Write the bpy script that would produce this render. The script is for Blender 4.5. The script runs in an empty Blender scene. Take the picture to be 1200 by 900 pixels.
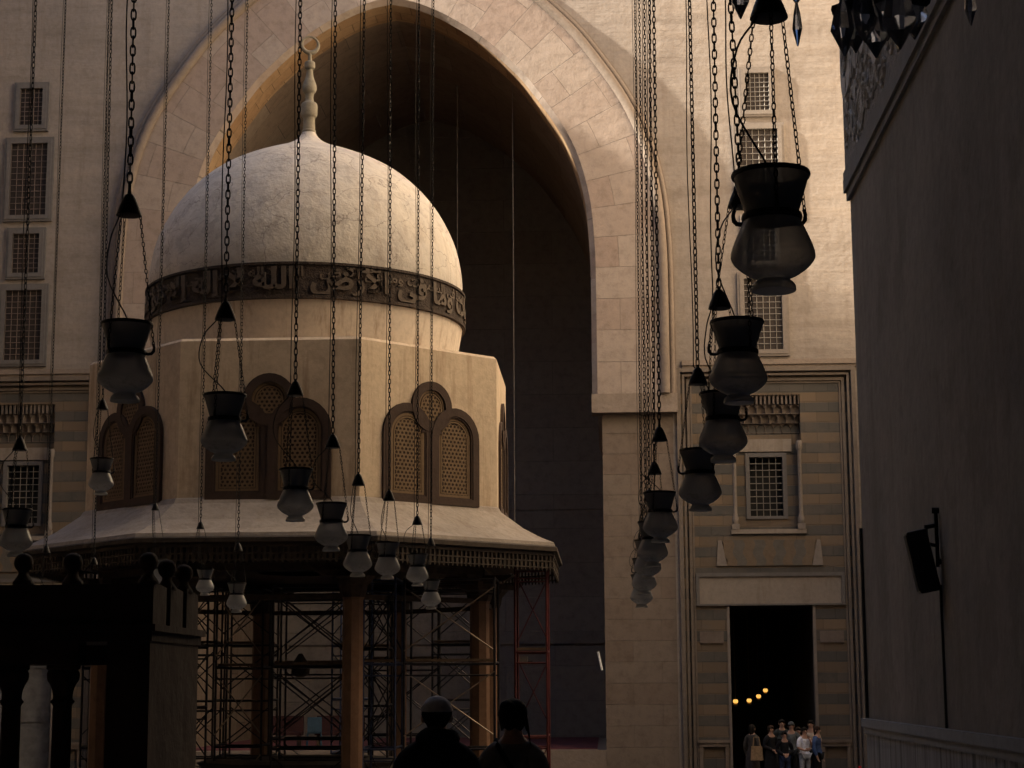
import bpy, bmesh, math, random
from mathutils import Vector, Matrix
random.seed(7)
S = bpy.context.scene
COL = S.collection
PI = math.pi
X0 = -6.45            # axis of the court, fountain and iwans
YF = 55.0             # far facade
YN = 23.0             # front edge of the near iwan
GZ = -0.95            # court floor
CAM = Vector((0, 0, 1.83))
FPX = 2150.0
PITCH, YAW, ROLL = math.radians(9.3127), math.radians(2.8157), math.radians(0.3)

# ------------------------------------------------------------------ camera
_f = Vector((0, math.cos(PITCH), math.sin(PITCH))); _u = Vector((0, -math.sin(PITCH), math.cos(PITCH))); _r = Vector((1, 0, 0))
_z = Matrix.Rotation(YAW, 3, 'Z')
_f, _u, _r = _z @ _f, _z @ _u, _z @ _r
CR = _r * math.cos(ROLL) - _u * math.sin(ROLL)
CU = _u * math.cos(ROLL) + _r * math.sin(ROLL)
CF = _f
def at(x, y, Y):
    d = CR * ((x - 600) / FPX) - CU * ((y - 450) / FPX) + CF
    return CAM + d * (Y / d.y)
cd = bpy.data.cameras.new('camera'); cam = bpy.data.objects.new('camera', cd); COL.objects.link(cam)
cam.matrix_world = Matrix((( CR.x, CU.x, -CF.x, CAM.x), (CR.y, CU.y, -CF.y, CAM.y), (CR.z, CU.z, -CF.z, CAM.z), (0, 0, 0, 1)))
cd.sensor_width = 36; cd.lens = FPX / 1200 * 36; cd.clip_start = 0.1; cd.clip_end = 3000
cd.dof.use_dof = False
S.camera = cam

# ------------------------------------------------------------------ mesh builder
class MB:
    def __init__(s): s.v, s.f, s.m, s.uv = [], [], [], []
    def add(s, pts, faces, mat=0, uvs=None):
        b = len(s.v); s.v += [tuple(p) for p in pts]
        for k, f in enumerate(faces):
            s.f.append([b + i for i in f]); s.m.append(mat); s.uv.append(uvs[k] if uvs else None)
    def poly(s, pts, mat=0, uv=None): s.add(pts, [list(range(len(pts)))], mat, [uv] if uv else None)
    def box(s, a, b, mat=0):
        x0, y0, z0 = [min(a[i], b[i]) for i in range(3)]; x1, y1, z1 = [max(a[i], b[i]) for i in range(3)]
        P = [(x0,y0,z0),(x1,y0,z0),(x1,y1,z0),(x0,y1,z0),(x0,y0,z1),(x1,y0,z1),(x1,y1,z1),(x0,y1,z1)]
        s.add(P, [(0,3,2,1),(4,5,6,7),(0,1,5,4),(1,2,6,5),(2,3,7,6),(3,0,4,7)], mat)
    def lathe(s, prof, n=24, c=(0,0,0), mat=0, closed=True, a0=0.0):
        P, F = [], []
        for r, z in prof:
            for k in range(n):
                a = a0 + 2 * PI * k / n
                P.append((c[0] + r * math.cos(a), c[1] + r * math.sin(a), c[2] + z))
        for i in range(len(prof) - 1):
            for k in range(n):
                k2 = (k + 1) % n
                F.append((i*n+k, i*n+k2, (i+1)*n+k2, (i+1)*n+k))
        if closed:
            F.append(tuple(reversed(range(n)))); F.append(tuple(range((len(prof)-1)*n, len(prof)*n)))
        s.add(P, F, mat)
    def tube(s, pts, r, n=6, mat=0, closed=False):
        pts = [Vector(p) for p in pts]; m = len(pts); P, F = [], []
        rr = r if isinstance(r, (list, tuple)) else [r] * m
        up = None
        for i, p in enumerate(pts):
            a = pts[i-1] if (i > 0 or closed) else pts[i]; b = pts[(i+1) % m] if (i < m-1 or closed) else pts[i]
            t = (b - a).normalized()
            if up is None: up = t.orthogonal().normalized()
            up = (up - t * up.dot(t)).normalized(); w = t.cross(up)
            for k in range(n):
                q = 2 * PI * k / n
                P.append(p + (up * math.cos(q) + w * math.sin(q)) * rr[i])
        for i in range(m if closed else m - 1):
            j = (i + 1) % m
            for k in range(n):
                k2 = (k + 1) % n
                F.append((i*n+k, i*n+k2, j*n+k2, j*n+k))
        if not closed:
            F.append(tuple(reversed(range(n)))); F.append(tuple(range((m-1)*n, m*n)))
        s.add(P, F, mat)
    def plate(s, poly, org, ux, uy, un, t, mat=0):
        """polygon in the (ux, uy) plane, from org outwards along un by t"""
        n = len(poly); A = [org + ux*x + uy*y for x, y in poly]; B = [p + un*t for p in A]
        F = [tuple(range(n, 2*n)), tuple(reversed(range(n)))]
        F += [(i, (i+1) % n, n + (i+1) % n, n + i) for i in range(n)]
        s.add(A + B, F, mat)
    def band(s, outer, inner, org, ux, uy, un, t, mat=0, closed=True):
        n = len(outer)
        A = [org + ux*x + uy*y for x, y in outer]; B = [org + ux*x + uy*y for x, y in inner]
        C = [p + un*t for p in A]; D = [p + un*t for p in B]; F = []
        for i in range(n if closed else n - 1):
            j = (i + 1) % n
            F += [(2*n+i, 2*n+j, 3*n+j, 3*n+i), (i, j, 2*n+j, 2*n+i), (n+j, n+i, 3*n+i, 3*n+j)]
        s.add(A + B + C + D, F, mat)
    def build(s, name, mats, parent=None, smooth=None, loc=None):
        me = bpy.data.meshes.new(name); me.from_pydata(s.v, [], s.f)
        mats = mats if isinstance(mats, (list, tuple)) else [mats]
        for m in mats: me.materials.append(m)
        if len(mats) > 1: me.polygons.foreach_set('material_index', s.m)
        if any(s.uv):
            L = me.uv_layers.new(name='UVMap')
            for p, uv in zip(me.polygons, s.uv):
                for k, li in enumerate(p.loop_indices): L.data[li].uv = uv[k] if uv else (0, 0)
        me.update()
        if smooth is not None:
            me.polygons.foreach_set('use_smooth', [True] * len(me.polygons))
            me.set_sharp_from_angle(angle=math.radians(smooth))
        o = bpy.data.objects.new(name, me); COL.objects.link(o)
        if parent: o.parent = parent
        if loc: o.location = loc
        return o
def fix_normals(o):
    bm = bmesh.new(); bm.from_mesh(o.data); bmesh.ops.recalc_face_normals(bm, faces=bm.faces); bm.to_mesh(o.data); bm.free(); return o

def thing(name, label, cat, loc=(0,0,0), rz=0, group=None):
    o = bpy.data.objects.new(name, None); COL.objects.link(o); o.location = loc; o.rotation_euler = (0, 0, rz)
    o.empty_display_size = 0.1
    return tag(o, label, cat, group)
def tag(o, label=None, cat=None, group=None, kind=None):
    for k, v in (('label', label), ('category', cat), ('group', group), ('kind', kind)):
        if v: o[k] = v
    return o
def copy_tree(o, parent=None):
    c = o.copy(); COL.objects.link(c)
    if parent: c.parent = parent
    for ch in list(o.children): copy_tree(ch, c)
    return c

# ------------------------------------------------------------------ materials
class N:
    def __init__(s, name):
        s.m = bpy.data.materials.new(name); s.m.use_nodes = True; s.t = s.m.node_tree; s.b = s.t.nodes['Principled BSDF']
        s.tc = s.t.nodes.new('ShaderNodeTexCoord')
    def n(s, typ, **kw):
        x = s.t.nodes.new('ShaderNode' + typ)
        for k, v in kw.items():
            if k in x.inputs.keys(): x.inputs[k].default_value = v
            else: setattr(x, k, v)
        return x
    def l(s, a, b): s.t.links.new(a, b)
    def noise(s, scale, detail=4, rough=.55, stretch=None, src='Object'):
        t = s.n('TexNoise', Scale=scale, Detail=detail, Roughness=rough)
        if stretch:
            mp = s.n('Mapping'); mp.inputs['Scale'].default_value = stretch; s.l(s.tc.outputs[src], mp.inputs['Vector']); s.l(mp.outputs[0], t.inputs['Vector'])
        else: s.l(s.tc.outputs[src], t.inputs['Vector'])
        return t.outputs['Fac']
    def ramp(s, fac, stops):
        r = s.n('ValToRGB'); e = r.color_ramp.elements
        while len(e) < len(stops): e.new(0.5)
        for k, (p, c) in enumerate(stops): e[k].position = p; e[k].color = (*c, 1) if len(c) == 3 else c
        s.l(fac, r.inputs[0]); return r.outputs[0]
    def mix(s, fac, a, b, mode='MIX'):
        x = s.n('Mix', data_type='RGBA', blend_type=mode)
        for sock, v in ((x.inputs[0], fac), (x.inputs[6], a), (x.inputs[7], b)):
            if hasattr(v, 'links'): s.l(v, sock)
            elif isinstance(v, (int, float)): sock.default_value = v
            else: sock.default_value = (*v, 1)
        return x.outputs[2]
    def math(s, op, a, b=None):
        x = s.n('Math', operation=op)
        for k, v in enumerate((a, b)):
            if v is None: continue
            if hasattr(v, 'links'): s.l(v, x.inputs[k])
            else: x.inputs[k].default_value = v
        return x.outputs[0]
    def bump(s, h, strength=.5, dist=.02, prev=None):
        b = s.n('Bump', Strength=strength, Distance=dist); s.l(h, b.inputs['Height'])
        if prev: s.l(prev, b.inputs['Normal'])
        return b.outputs[0]
    def end(s, color=None, rough=.85, normal=None, metallic=0, spec=.25):
        if color is not None:
            if hasattr(color, 'links'): s.l(color, s.b.inputs['Base Color'])
            else: s.b.inputs['Base Color'].default_value = (*color, 1)
        s.b.inputs['Roughness'].default_value = rough; s.b.inputs['Metallic'].default_value = metallic
        s.b.inputs['Specular IOR Level'].default_value = spec
        if normal: s.l(normal, s.b.inputs['Normal'])
        return s.m

def plaster(name, c, vary=.25, relief=(1.1, .05), fine=(14, .006), streak=0.0, rough=.9, blotch=.45, course=0):
    n = N(name)
    d = tuple(x * (1 - vary) for x in c); h = tuple(min(.9, x * (1 + vary * .45)) for x in c)
    big = n.noise(blotch, 6, .6); col = n.ramp(big, [(.3, d), (.52, c), (.72, h)])
    sm = n.noise(7, 6, .7); col = n.mix(.55, col, n.ramp(sm, [(.32, tuple(x*.72 for x in c)), (.55, c), (.75, tuple(min(.9, x*1.12) for x in c))]))
    if streak:
        st = n.noise(1.0, 6, .7, (3, 3, .28)); col = n.mix(n.math('MULTIPLY', n.ramp(st, [(.52, (0,0,0)), (.7, (1,1,1))]), streak), col, tuple(x * f for x, f in zip(c, (.5, .42, .36))))
    pt = n.ramp(n.noise(blotch*2.3, 9, .72), [(.545, (0,0,0)), (.60, (1,1,1))]); col = n.mix(n.math('MULTIPLY', pt, .5*min(1, vary*2.2)), col, tuple(x*f for x, f in zip(c, (.66, .62, .6))))
    nr = n.bump(n.noise(relief[0], 5, .55), 1, relief[1])
    if course:
        cz = n.noise(1.0, 4, .6, (.22, .22, 1.7)); col = n.mix(course, col, n.ramp(cz, [(.34, (.74, .71, .68)), (.5, (1, 1, 1)), (.66, (1.12, 1.09, 1.04))]), 'MULTIPLY'); nr = n.bump(cz, 1, .035, nr)
    nr = n.bump(n.noise(fine[0], 4, .6), 1, fine[1], nr)
    return n.end(col, rough, nr)
def blocks(name, c, bw, bh, axis='XZ', vary=.18, mortar=.012, src='Object', relief=.03, tint=(1.08, .92, .86), joint=.45):
    """coursed stone: brick pattern on the face"""
    n = N(name); sp = n.n('SeparateXYZ'); n.l(n.tc.outputs[src], sp.inputs[0]); cb = n.n('CombineXYZ')
    idx = {'X': 0, 'Y': 1, 'Z': 2}
    n.l(sp.outputs[idx[axis[0]]], cb.inputs[0]); n.l(sp.outputs[idx[axis[1]]], cb.inputs[1])
    br = n.n('TexBrick', offset=.5, squash=1.0); n.l(cb.outputs[0], br.inputs['Vector'])
    br.inputs['Scale'].default_value = 1; br.inputs['Brick Width'].default_value = bw; br.inputs['Row Height'].default_value = bh
    br.inputs['Mortar Size'].default_value = mortar; br.inputs['Mortar Smooth'].default_value = .3
    br.inputs['Color1'].default_value = (*[x * (1 + vary) for x in c], 1)
    br.inputs['Color2'].default_value = (*[x * t * (1 - vary) for x, t in zip(c, tint)], 1)
    br.inputs['Mortar'].default_value = (*[x * joint for x in c], 1)
    sm = n.noise(3.2, 6, .7, src='Object'); col = n.mix(.8, br.outputs['Color'], n.ramp(sm, [(.3, (.68,.66,.64)), (.5, (.95,.95,.95)), (.75, (1.12,1.1,1.08))]), 'MULTIPLY')
    nr = n.bump(br.outputs['Fac'], 1, -.03); nr = n.bump(n.noise(2.2, 6, .6), 1, relief, nr); nr = n.bump(n.noise(22, 4, .6), 1, .006, nr)
    return n.end(col, .88, nr)
def plain(name, c, rough=.6, metallic=0, vary=.2, scale=9, bump=.002, spec=.3):
    n = N(name); f = n.noise(scale, 5, .6)
    col = n.ramp(f, [(.3, tuple(x*(1-vary) for x in c)), (.7, tuple(min(1, x*(1+vary)) for x in c))])
    return n.end(col, rough, n.bump(f, 1, bump), metallic, spec)
def emitter(name, c, k):
    n = N(name); n.b.inputs['Emission Color'].default_value = (*c, 1); n.b.inputs['Emission Strength'].default_value = k
    return n.end(c, .5)

M = {}
M['facade'] = plaster('facade plaster', (.245, .210, .184), .3, (.95, .045), (5, .014), .3, blotch=.3, course=.5)
M['courtshade'] = plaster('dim court plaster', (.30, .25, .20), .15, (.9, .06), (9, .01))  # court plaster darkened so the unlit left wall gives less fill
M['court'] = plaster('court plaster', (.84, .71, .55), .06, (.9, .06), (9, .01))  # court plaster paled so the sunlit right wall bounces more light
M['ring'] = blocks('pink voussoir stone', (.285, .235, .20), 1.75, .98, 'YX', .08, .006, 'UV', .03, (1.0, .92, .9), .62)
M['jamb'] = blocks('pink ashlar stone', (.165, .132, .108), 1.7, .62, 'XZ', .05, .005, 'Object', .03, (1.0, .95, .92), .8)
M['ashlar'] = plaster('impost stone', (.235, .19, .157), .25, (2, .03), (12, .01))
M['soffit'] = blocks('soffit stone', (.32, .215, .125), .8, .7, 'XY', .12, .012, 'UV', .02, (1, .9, .85), .5)
M['iwan'] = blocks('dark iwan stone', (.185, .165, .147), 3.6, 1.25, 'XZ', .06, .008, 'Object', .03, (1, .97, .96), .75)
M['vault'] = blocks('vault plaster', (.19, .15, .12), 3.4, 1.4, 'XY', .1, .014, 'UV', .03, (1, .92, .88), .55)
M['mould'] = plaster('moulding stone', (.21, .168, .138), .2, (2, .02), (16, .008))
def ablaq():
    n = N('striped ochre and grey courses'); sp = n.n('SeparateXYZ'); n.l(n.tc.outputs['Object'], sp.inputs[0])
    z = n.math('ADD', sp.outputs[2], n.math('MULTIPLY', n.noise(.8, 2), .05))
    fr = n.math('FRACT', n.math('DIVIDE', z, .62)); par = n.math('GREATER_THAN', fr, .5)
    cb = n.n('CombineXYZ'); n.l(sp.outputs[0], cb.inputs[0]); n.l(sp.outputs[2], cb.inputs[1])
    br = n.n('TexBrick', offset=.5); n.l(cb.outputs[0], br.inputs['Vector'])
    for k, v in (('Scale', 1), ('Brick Width', .72), ('Row Height', .31), ('Mortar Size', .007), ('Mortar Smooth', .4)): br.inputs[k].default_value = v
    br.inputs['Color1'].default_value = (1.1, 1.06, 1.02, 1); br.inputs['Color2'].default_value = (.80, .80, .80, 1); br.inputs['Mortar'].default_value = (.62, .62, .62, 1)
    ed = n.math('ADD', par, n.math('MULTIPLY', n.math('SUBTRACT', n.noise(5, 5, .7), .5), .7))
    col = n.mix(n.ramp(ed, [(.35, (0,0,0)), (.62, (1,1,1))]), (.078, .073, .068), (.14, .105, .074))
    col = n.mix(.9, col, br.outputs['Color'], 'MULTIPLY')
    col = n.mix(n.ramp(n.noise(1.1, 6, .7), [(.46, (0,0,0)), (.74, (.8,.8,.8))]), col, (.112, .094, .078))
    nr = n.bump(br.outputs['Fac'], 1, -.012); nr = n.bump(n.noise(7, 5), 1, .012, nr)
    return n.end(col, .85, nr)
M['ablaq'] = ablaq()
M['marble'] = plaster('pale marble', (.225, .19, .16), .16, (3, .006), (20, .003), .5, .6, 1.2)
M['greymarble'] = plaster('grey marble', (.115, .105, .10), .18, (3, .006), (20, .003), .3, .6, 1.2)
M['pinkcarve'] = plaster('carved red stone', (.14, .112, .095), .25, (6, .02), (30, .012))
M['bayframe'] = plaster('worn frame stone', (.15, .122, .102), .25, (3, .015), (20, .006))
M['ochre'] = plaster('ochre lintel stone', (.135, .10, .07), .25, (3, .01), (20, .004))
M['slate'] = plaster('slate lintel stone', (.105, .094, .082), .25, (3, .01), (20, .004))
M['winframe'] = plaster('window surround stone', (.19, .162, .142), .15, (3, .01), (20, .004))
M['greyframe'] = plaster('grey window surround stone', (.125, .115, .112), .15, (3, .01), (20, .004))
M['pane'] = plain('dusty window screen', (.035, .026, .022), .7)  # dark sheet painted as the window recess; the wall has no opening there
M['pane_low'] = plain('dark window opening', (.012, .011, .01), .7)  # shade inside the niche window put into a near-black lining
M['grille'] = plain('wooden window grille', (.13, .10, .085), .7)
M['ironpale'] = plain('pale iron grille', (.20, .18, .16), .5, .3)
M['black'] = plain('unlit passage stone', (.03, .026, .024), .9)  # passage stone coloured near black to read as unlit depth
def dome_mat():
    n = N('weathered dome plaster'); c = (.56, .50, .435)
    col = n.ramp(n.noise(1.1, 12, .74), [(.36, (.44,.40,.365)), (.45, (.545,.495,.445)), (.53, c), (.66, (.65,.595,.53))])
    blot = n.ramp(n.noise(2.4, 8, .72), [(.53, (0,0,0)), (.58, (1,1,1))]); col = n.mix(n.math('MULTIPLY', blot, .5), col, (.36, .315, .28))
    st = n.ramp(n.noise(1.3, 5, .6, (3, 3, .5)), [(.55, (0,0,0)), (.72, (1,1,1))]); col = n.mix(n.math('MULTIPLY', st, .5), col, (.37, .30, .25))
    cr = n.n('TexVoronoi', feature='DISTANCE_TO_EDGE', Scale=.75); mp = n.n('Mapping'); mp.inputs['Scale'].default_value = (1, 1, 1.8)
    ns = n.n('TexNoise', Scale=1.5, Detail=6); n.l(n.tc.outputs['Object'], ns.inputs['Vector'])
    va = n.n('VectorMath', operation='ADD'); n.l(n.tc.outputs['Object'], va.inputs[0]); n.l(ns.outputs['Color'], va.inputs[1]); n.l(va.outputs[0], mp.inputs[0]); n.l(mp.outputs[0], cr.inputs['Vector'])
    ck = n.ramp(cr.outputs['Distance'], [(0, (1,1,1)), (.012, (0,0,0))]); col = n.mix(n.math('MULTIPLY', ck, n.math('MULTIPLY', n.noise(.6, 2), 1.3)), col, (.2, .165, .15))
    nr = n.bump(n.noise(1.6, 6, .6), 1, .05); nr = n.bump(n.noise(9, 4), 1, .012, nr)
    return n.end(col, .9, nr)
M['dome'] = dome_mat()
M['drum'] = plaster('stained drum plaster', (.585, .465, .34), .3, (1.2, .02), (14, .005), .8, .88, .8)
M['tambour'] = plaster('rust streaked tambour plaster', (.58, .50, .42), .14, (1.2, .015), (14, .004), 1.0, .88, .7)
M['skirt'] = plaster('worn roof plaster', (.33, .283, .24), .36, (2.2, .05), (12, .01), .35, .9, .8)
M['bandwood'] = plaster('dark carved band', (.062, .046, .038), .35, (7, .05), (28, .02))
M['letters'] = plaster('faded gilt letters', (.12, .094, .075), .35, (9, .012), (30, .006), blotch=3)
M['brownframe'] = plaster('brown painted frame', (.065, .043, .034), .25, (4, .01), (20, .004), .3)
M['lattice'] = plaster('ochre lattice', (.18, .122, .073), .25, (6, .005), (30, .003))
M['latback'] = plain('lattice shadow wood', (.05, .03, .022), .8)  # dark sheet behind the piercings, painted as the shade within
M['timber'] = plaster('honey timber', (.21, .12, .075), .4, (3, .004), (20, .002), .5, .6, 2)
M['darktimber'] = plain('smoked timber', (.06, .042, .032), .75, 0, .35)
M['fringe'] = plain('weathered fringe wood', (.052, .039, .03), .8, 0, .3)
M['hornstone'] = plaster('finial stone', (.26, .23, .18), .35, (7, .01), (30, .004), blotch=3)
M['hall'] = plaster('soot dark hall plaster', (.21, .19, .17), .7, (.7, .05), (6, .01), .35, .85, .35)  # dark plaster with strong mottling and streaks
M['hallsoot'] = plaster('soot black vault plaster', (.10, .095, .09), .25, (.7, .03), (10, .008))  # hall plaster darkened to cut bounce and deepen the falloff of light
M['hallstucco'] = plaster('grey stucco', (.24, .23, .22), .35, (7, .05), (18, .02), .2, .85, 2.5)
M['hallmould'] = plaster('grey cornice stone', (.22, .215, .21), .2, (3, .02), (16, .006))
def dado_mat():
    n = N('worn upright marble strips'); sp = n.n('SeparateXYZ'); n.l(n.tc.outputs['Object'], sp.inputs[0])
    v = n.n('TexNoise', noise_dimensions='1D', Scale=5.5, Detail=3); n.l(sp.outputs[1], v.inputs['W'])
    col = n.ramp(v.outputs['Fac'], [(.36, (.10,.105,.115)), (.46, (.30,.31,.33)), (.54, (.20,.205,.22)), (.62, (.29,.30,.32))])
    col = n.mix(.7, col, n.ramp(n.noise(2, 6, .7, (3, 3, .8)), [(.3, (.5,.5,.5)), (.7, (1.1,1.1,1.1))]), 'MULTIPLY')
    return n.end(col, .6, n.bump(v.outputs['Fac'], 1, .03))
M['dado'] = dado_mat()
M['carving'] = plaster('raised grey carving', (.50, .485, .465), .3, (7, .02), (18, .01))
M['ledge'] = plaster('blue grey ledge stone', (.24, .245, .258), .2, (3, .01), (20, .004))
M['metal'] = plain('blackened lamp metal', (.028, .026, .026), .5, .6, .4, 30, .001)
M['chain'] = plain('black iron chain', (.02, .018, .018), .55, .5, .3, 40, .0005)
M['cable'] = plain('black cable', (.018, .018, .018), .6)
def glass_mat(name, c, thru, see):
    """frosted lamp glass: part of the light goes through the wall, part is scattered back"""
    n = N(name); f = n.noise(18, 4, .6); col = n.ramp(f, [(.3, tuple(x*.9 for x in c)), (.7, c)])
    band = n.ramp(n.noise(26, 5, .7, (1, 1, 1.6)), [(.5, (0,0,0)), (.6, (1,1,1))]); sp = n.n('SeparateXYZ'); n.l(n.tc.outputs['Object'], sp.inputs[0])
    zz = n.ramp(n.math('MULTIPLY', sp.outputs[2], 3.0), [(.12, (0,0,0)), (.16, (1,1,1)), (.26, (1,1,1)), (.29, (0,0,0))])
    col = n.mix(n.math('MULTIPLY', n.math('MULTIPLY', band, zz), .35), col, tuple(x*.35 for x in c))
    n.end(col, .22, n.bump(f, 1, .0002), 0, .6)
    tr = n.n('BsdfTranslucent'); n.l(col, tr.inputs[0]); mx = n.n('MixShader'); mx.inputs[0].default_value = thru
    n.l(n.b.outputs[0], mx.inputs[1]); n.l(tr.outputs[0], mx.inputs[2]); n.l(mx.outputs[0], n.t.nodes['Material Output'].inputs[0])
    lw = n.n('LayerWeight', Blend=.5); tp = n.n('BsdfTransparent'); tp.inputs[0].default_value = (.73, .745, .77, 1)
    m2 = n.n('MixShader'); n.l(n.math('MULTIPLY', n.math('POWER', n.math('SUBTRACT', 1.0, lw.outputs['Facing']), 1.3), see), m2.inputs[0])
    n.l(mx.outputs[0], m2.inputs[1]); n.l(tp.outputs[0], m2.inputs[2]); n.l(m2.outputs[0], n.t.nodes['Material Output'].inputs[0])
    return n.m
M['glass'] = glass_mat('dusty frosted glass', (.43, .425, .42), .42, .38)
M['cup'] = glass_mat('smoky glass cup', (.20, .197, .195), .3, .2)  # same glass as the bowl, the cup's inner shade put into the tint
M['crystal'] = plain('dark cut crystal', (.55, .64, .82), .05, 0, .2, 20, .0002, .8)
M['crystal'].node_tree.nodes['Principled BSDF'].inputs['Transmission Weight'].default_value = .75
M['hallfloor'] = blocks('grey hall paving', (.27, .255, .24), 1.0, 1.0, 'XY', .1, .01)
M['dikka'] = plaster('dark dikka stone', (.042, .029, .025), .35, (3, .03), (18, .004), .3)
M['carpet'] = plain('worn red carpet', (.10, .03, .036), .95, 0, .3, 3, .004)
M['paving'] = blocks('court paving', (.08, .075, .068), 1.6, 1.2, 'XY', .12, .015, 'Object', .01)
M['ground'] = plain('dusty ground', (.3, .25, .19), .95, 0, .2, .2)
M['scafdark'] = plain('dark scaffold tube', (.035, .032, .035), .5, .5, .4, 6)
M['scafblue'] = plain('blue scaffold tube', (.045, .06, .12), .5, .3, .4, 6)
M['scafred'] = plain('red scaffold tube', (.10, .024, .024), .5, .2, .3, 6)
M['brace'] = plain('galvanised brace tube', (.26, .20, .15), .45, .4, .3, 6)
M['plank'] = plain('scaffold plank', (.16, .11, .07), .8, 0, .3, 5)
M['blackbox'] = plain('black painted metal', (.018, .018, .02), .45, .2)
M['doorleaf'] = plain('weathered grey door', (.15, .145, .14), .8, 0, .3, 3)
M['white'] = plain('white tube plastic', (.7, .7, .68), .4)
M['bluechair'] = plain('blue plastic', (.03, .06, .09), .4)
M['redvelvet'] = plain('dark red fabric', (.035, .012, .012), .9)
M['lampglow'] = emitter('glowing lamp glass', (1, .52, .11), .30)
M['brass'] = plain('brass', (.5, .33, .12), .35, .9)

# ------------------------------------------------------------------ Arabic letters as raised relief
FORMS = {'ا': 0xFE8D, 'ب': 0xFE8F, 'ت': 0xFE95, 'ث': 0xFE99, 'ج': 0xFE9D, 'ح': 0xFEA1, 'خ': 0xFEA5, 'د': 0xFEA9, 'ذ': 0xFEAB, 'ر': 0xFEAD, 'ز': 0xFEAF,
         'س': 0xFEB1, 'ش': 0xFEB5, 'ص': 0xFEB9, 'ض': 0xFEBD, 'ط': 0xFEC1, 'ظ': 0xFEC5, 'ع': 0xFEC9, 'غ': 0xFECD, 'ف': 0xFED1, 'ق': 0xFED5, 'ك': 0xFED9,
         'ل': 0xFEDD, 'م': 0xFEE1, 'ن': 0xFEE5, 'ه': 0xFEE9, 'و': 0xFEED, 'ي': 0xFEF1, 'ى': 0xFEEF, 'ة': 0xFE93, 'أ': 0xFE83, 'إ': 0xFE87}
LIG = {'لا': 0xFEFB, 'لأ': 0xFEF7, 'لإ': 0xFEF9}
RIGHT_ONLY = set('ادذرزوىةأإ')
def shape(txt):
    out = []
    for w in txt.split(' '):
        toks, i = [], 0
        while i < len(w):
            if w[i:i+2] in LIG: toks.append((LIG[w[i:i+2]], True)); i += 2
            else: toks.append((FORMS[w[i]], w[i] in RIGHT_ONLY)); i += 1
        s = ''
        for k, (b, ro) in enumerate(toks):
            prev = k > 0 and not toks[k-1][1]; nxt = k < len(toks) - 1 and not ro
            s += chr(b + ((1 if prev else 0) if ro else (3 if prev and nxt else 1 if prev else 2 if nxt else 0)))
        out.append(s[::-1])
    return ' '.join(reversed(out))
def text_mesh(txt, size, depth, bold=.012):
    c = bpy.data.curves.new('script', 'FONT'); c.body = txt; c.size = size; c.extrude = depth / 2; c.offset = bold * size; c.resolution_u = 3
    o = bpy.data.objects.new('script', c); COL.objects.link(o); bpy.context.view_layer.update()
    me = bpy.data.meshes.new_from_object(o.evaluated_get(bpy.context.evaluated_depsgraph_get()))
    bpy.data.objects.remove(o); bpy.data.curves.remove(c)
    return me

# ------------------------------------------------------------------ curves of the arches
def spline(pts, n):
    out = []
    for i in range(len(pts) - 1):
        p0, p1, p2, p3 = pts[max(i-1, 0)], pts[i], pts[i+1], pts[min(i+2, len(pts)-1)]
        for k in range(n):
            t = k / n
            out.append(tuple(.5*((2*p1[j]) + (-p0[j]+p2[j])*t + (2*p0[j]-5*p1[j]+4*p2[j]-p3[j])*t*t + (-p0[j]+3*p1[j]-3*p2[j]+p3[j])*t**3) for j in range(2)))
    return out + [pts[-1]]
HALF = [(6.18, 9.9), (6.18, 11.6), (6.18, 13.4), (6.15, 15.1), (5.98, 16.75), (5.46, 18.4), (4.36, 20.1), (3.64, 20.92), (2.74, 21.72), (1.6, 22.46), (.7, 22.85), (0, 23.0)]
right = spline(HALF, 8)
ARCH = right + [(-x, z) for x, z in reversed(right[:-1])]       # right jamb -> apex -> left jamb, (dx, z)
def offset(path, d):
    out = []
    for i, (x, z) in enumerate(path):
        a, b = path[max(i-1, 0)], path[min(i+1, len(path)-1)]
        tx, tz = b[0]-a[0], b[1]-a[1]; L = math.hypot(tx, tz)
        out.append((x + d*tz/L, z - d*tx/L))
    k = len(path)//2; out[k] = (0, out[k][1] + d*.12)
    return out
def arclen(path):
    s = [0]
    for a, b in zip(path, path[1:]): s.append(s[-1] + math.hypot(b[0]-a[0], b[1]-a[1]))
    return s

# ------------------------------------------------------------------ setting: ground
g = MB(); g.poly([(-900,-900,GZ-.3),(900,-900,GZ-.3),(900,900,GZ-.3),(-900,900,GZ-.3)]); tag(g.build('ground', M['ground']), kind='structure')
g = MB(); g.box((-22.45, YN, GZ-.2), (9.55, YF+.0, GZ)); tag(g.build('court_floor', M['paving']), kind='structure')
g = MB(); g.box((-16.12, -8.0, -.6), (3.22, YN-.01, 0)); tag(g.build('hall_floor', M['hallfloor']), kind='structure')

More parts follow.
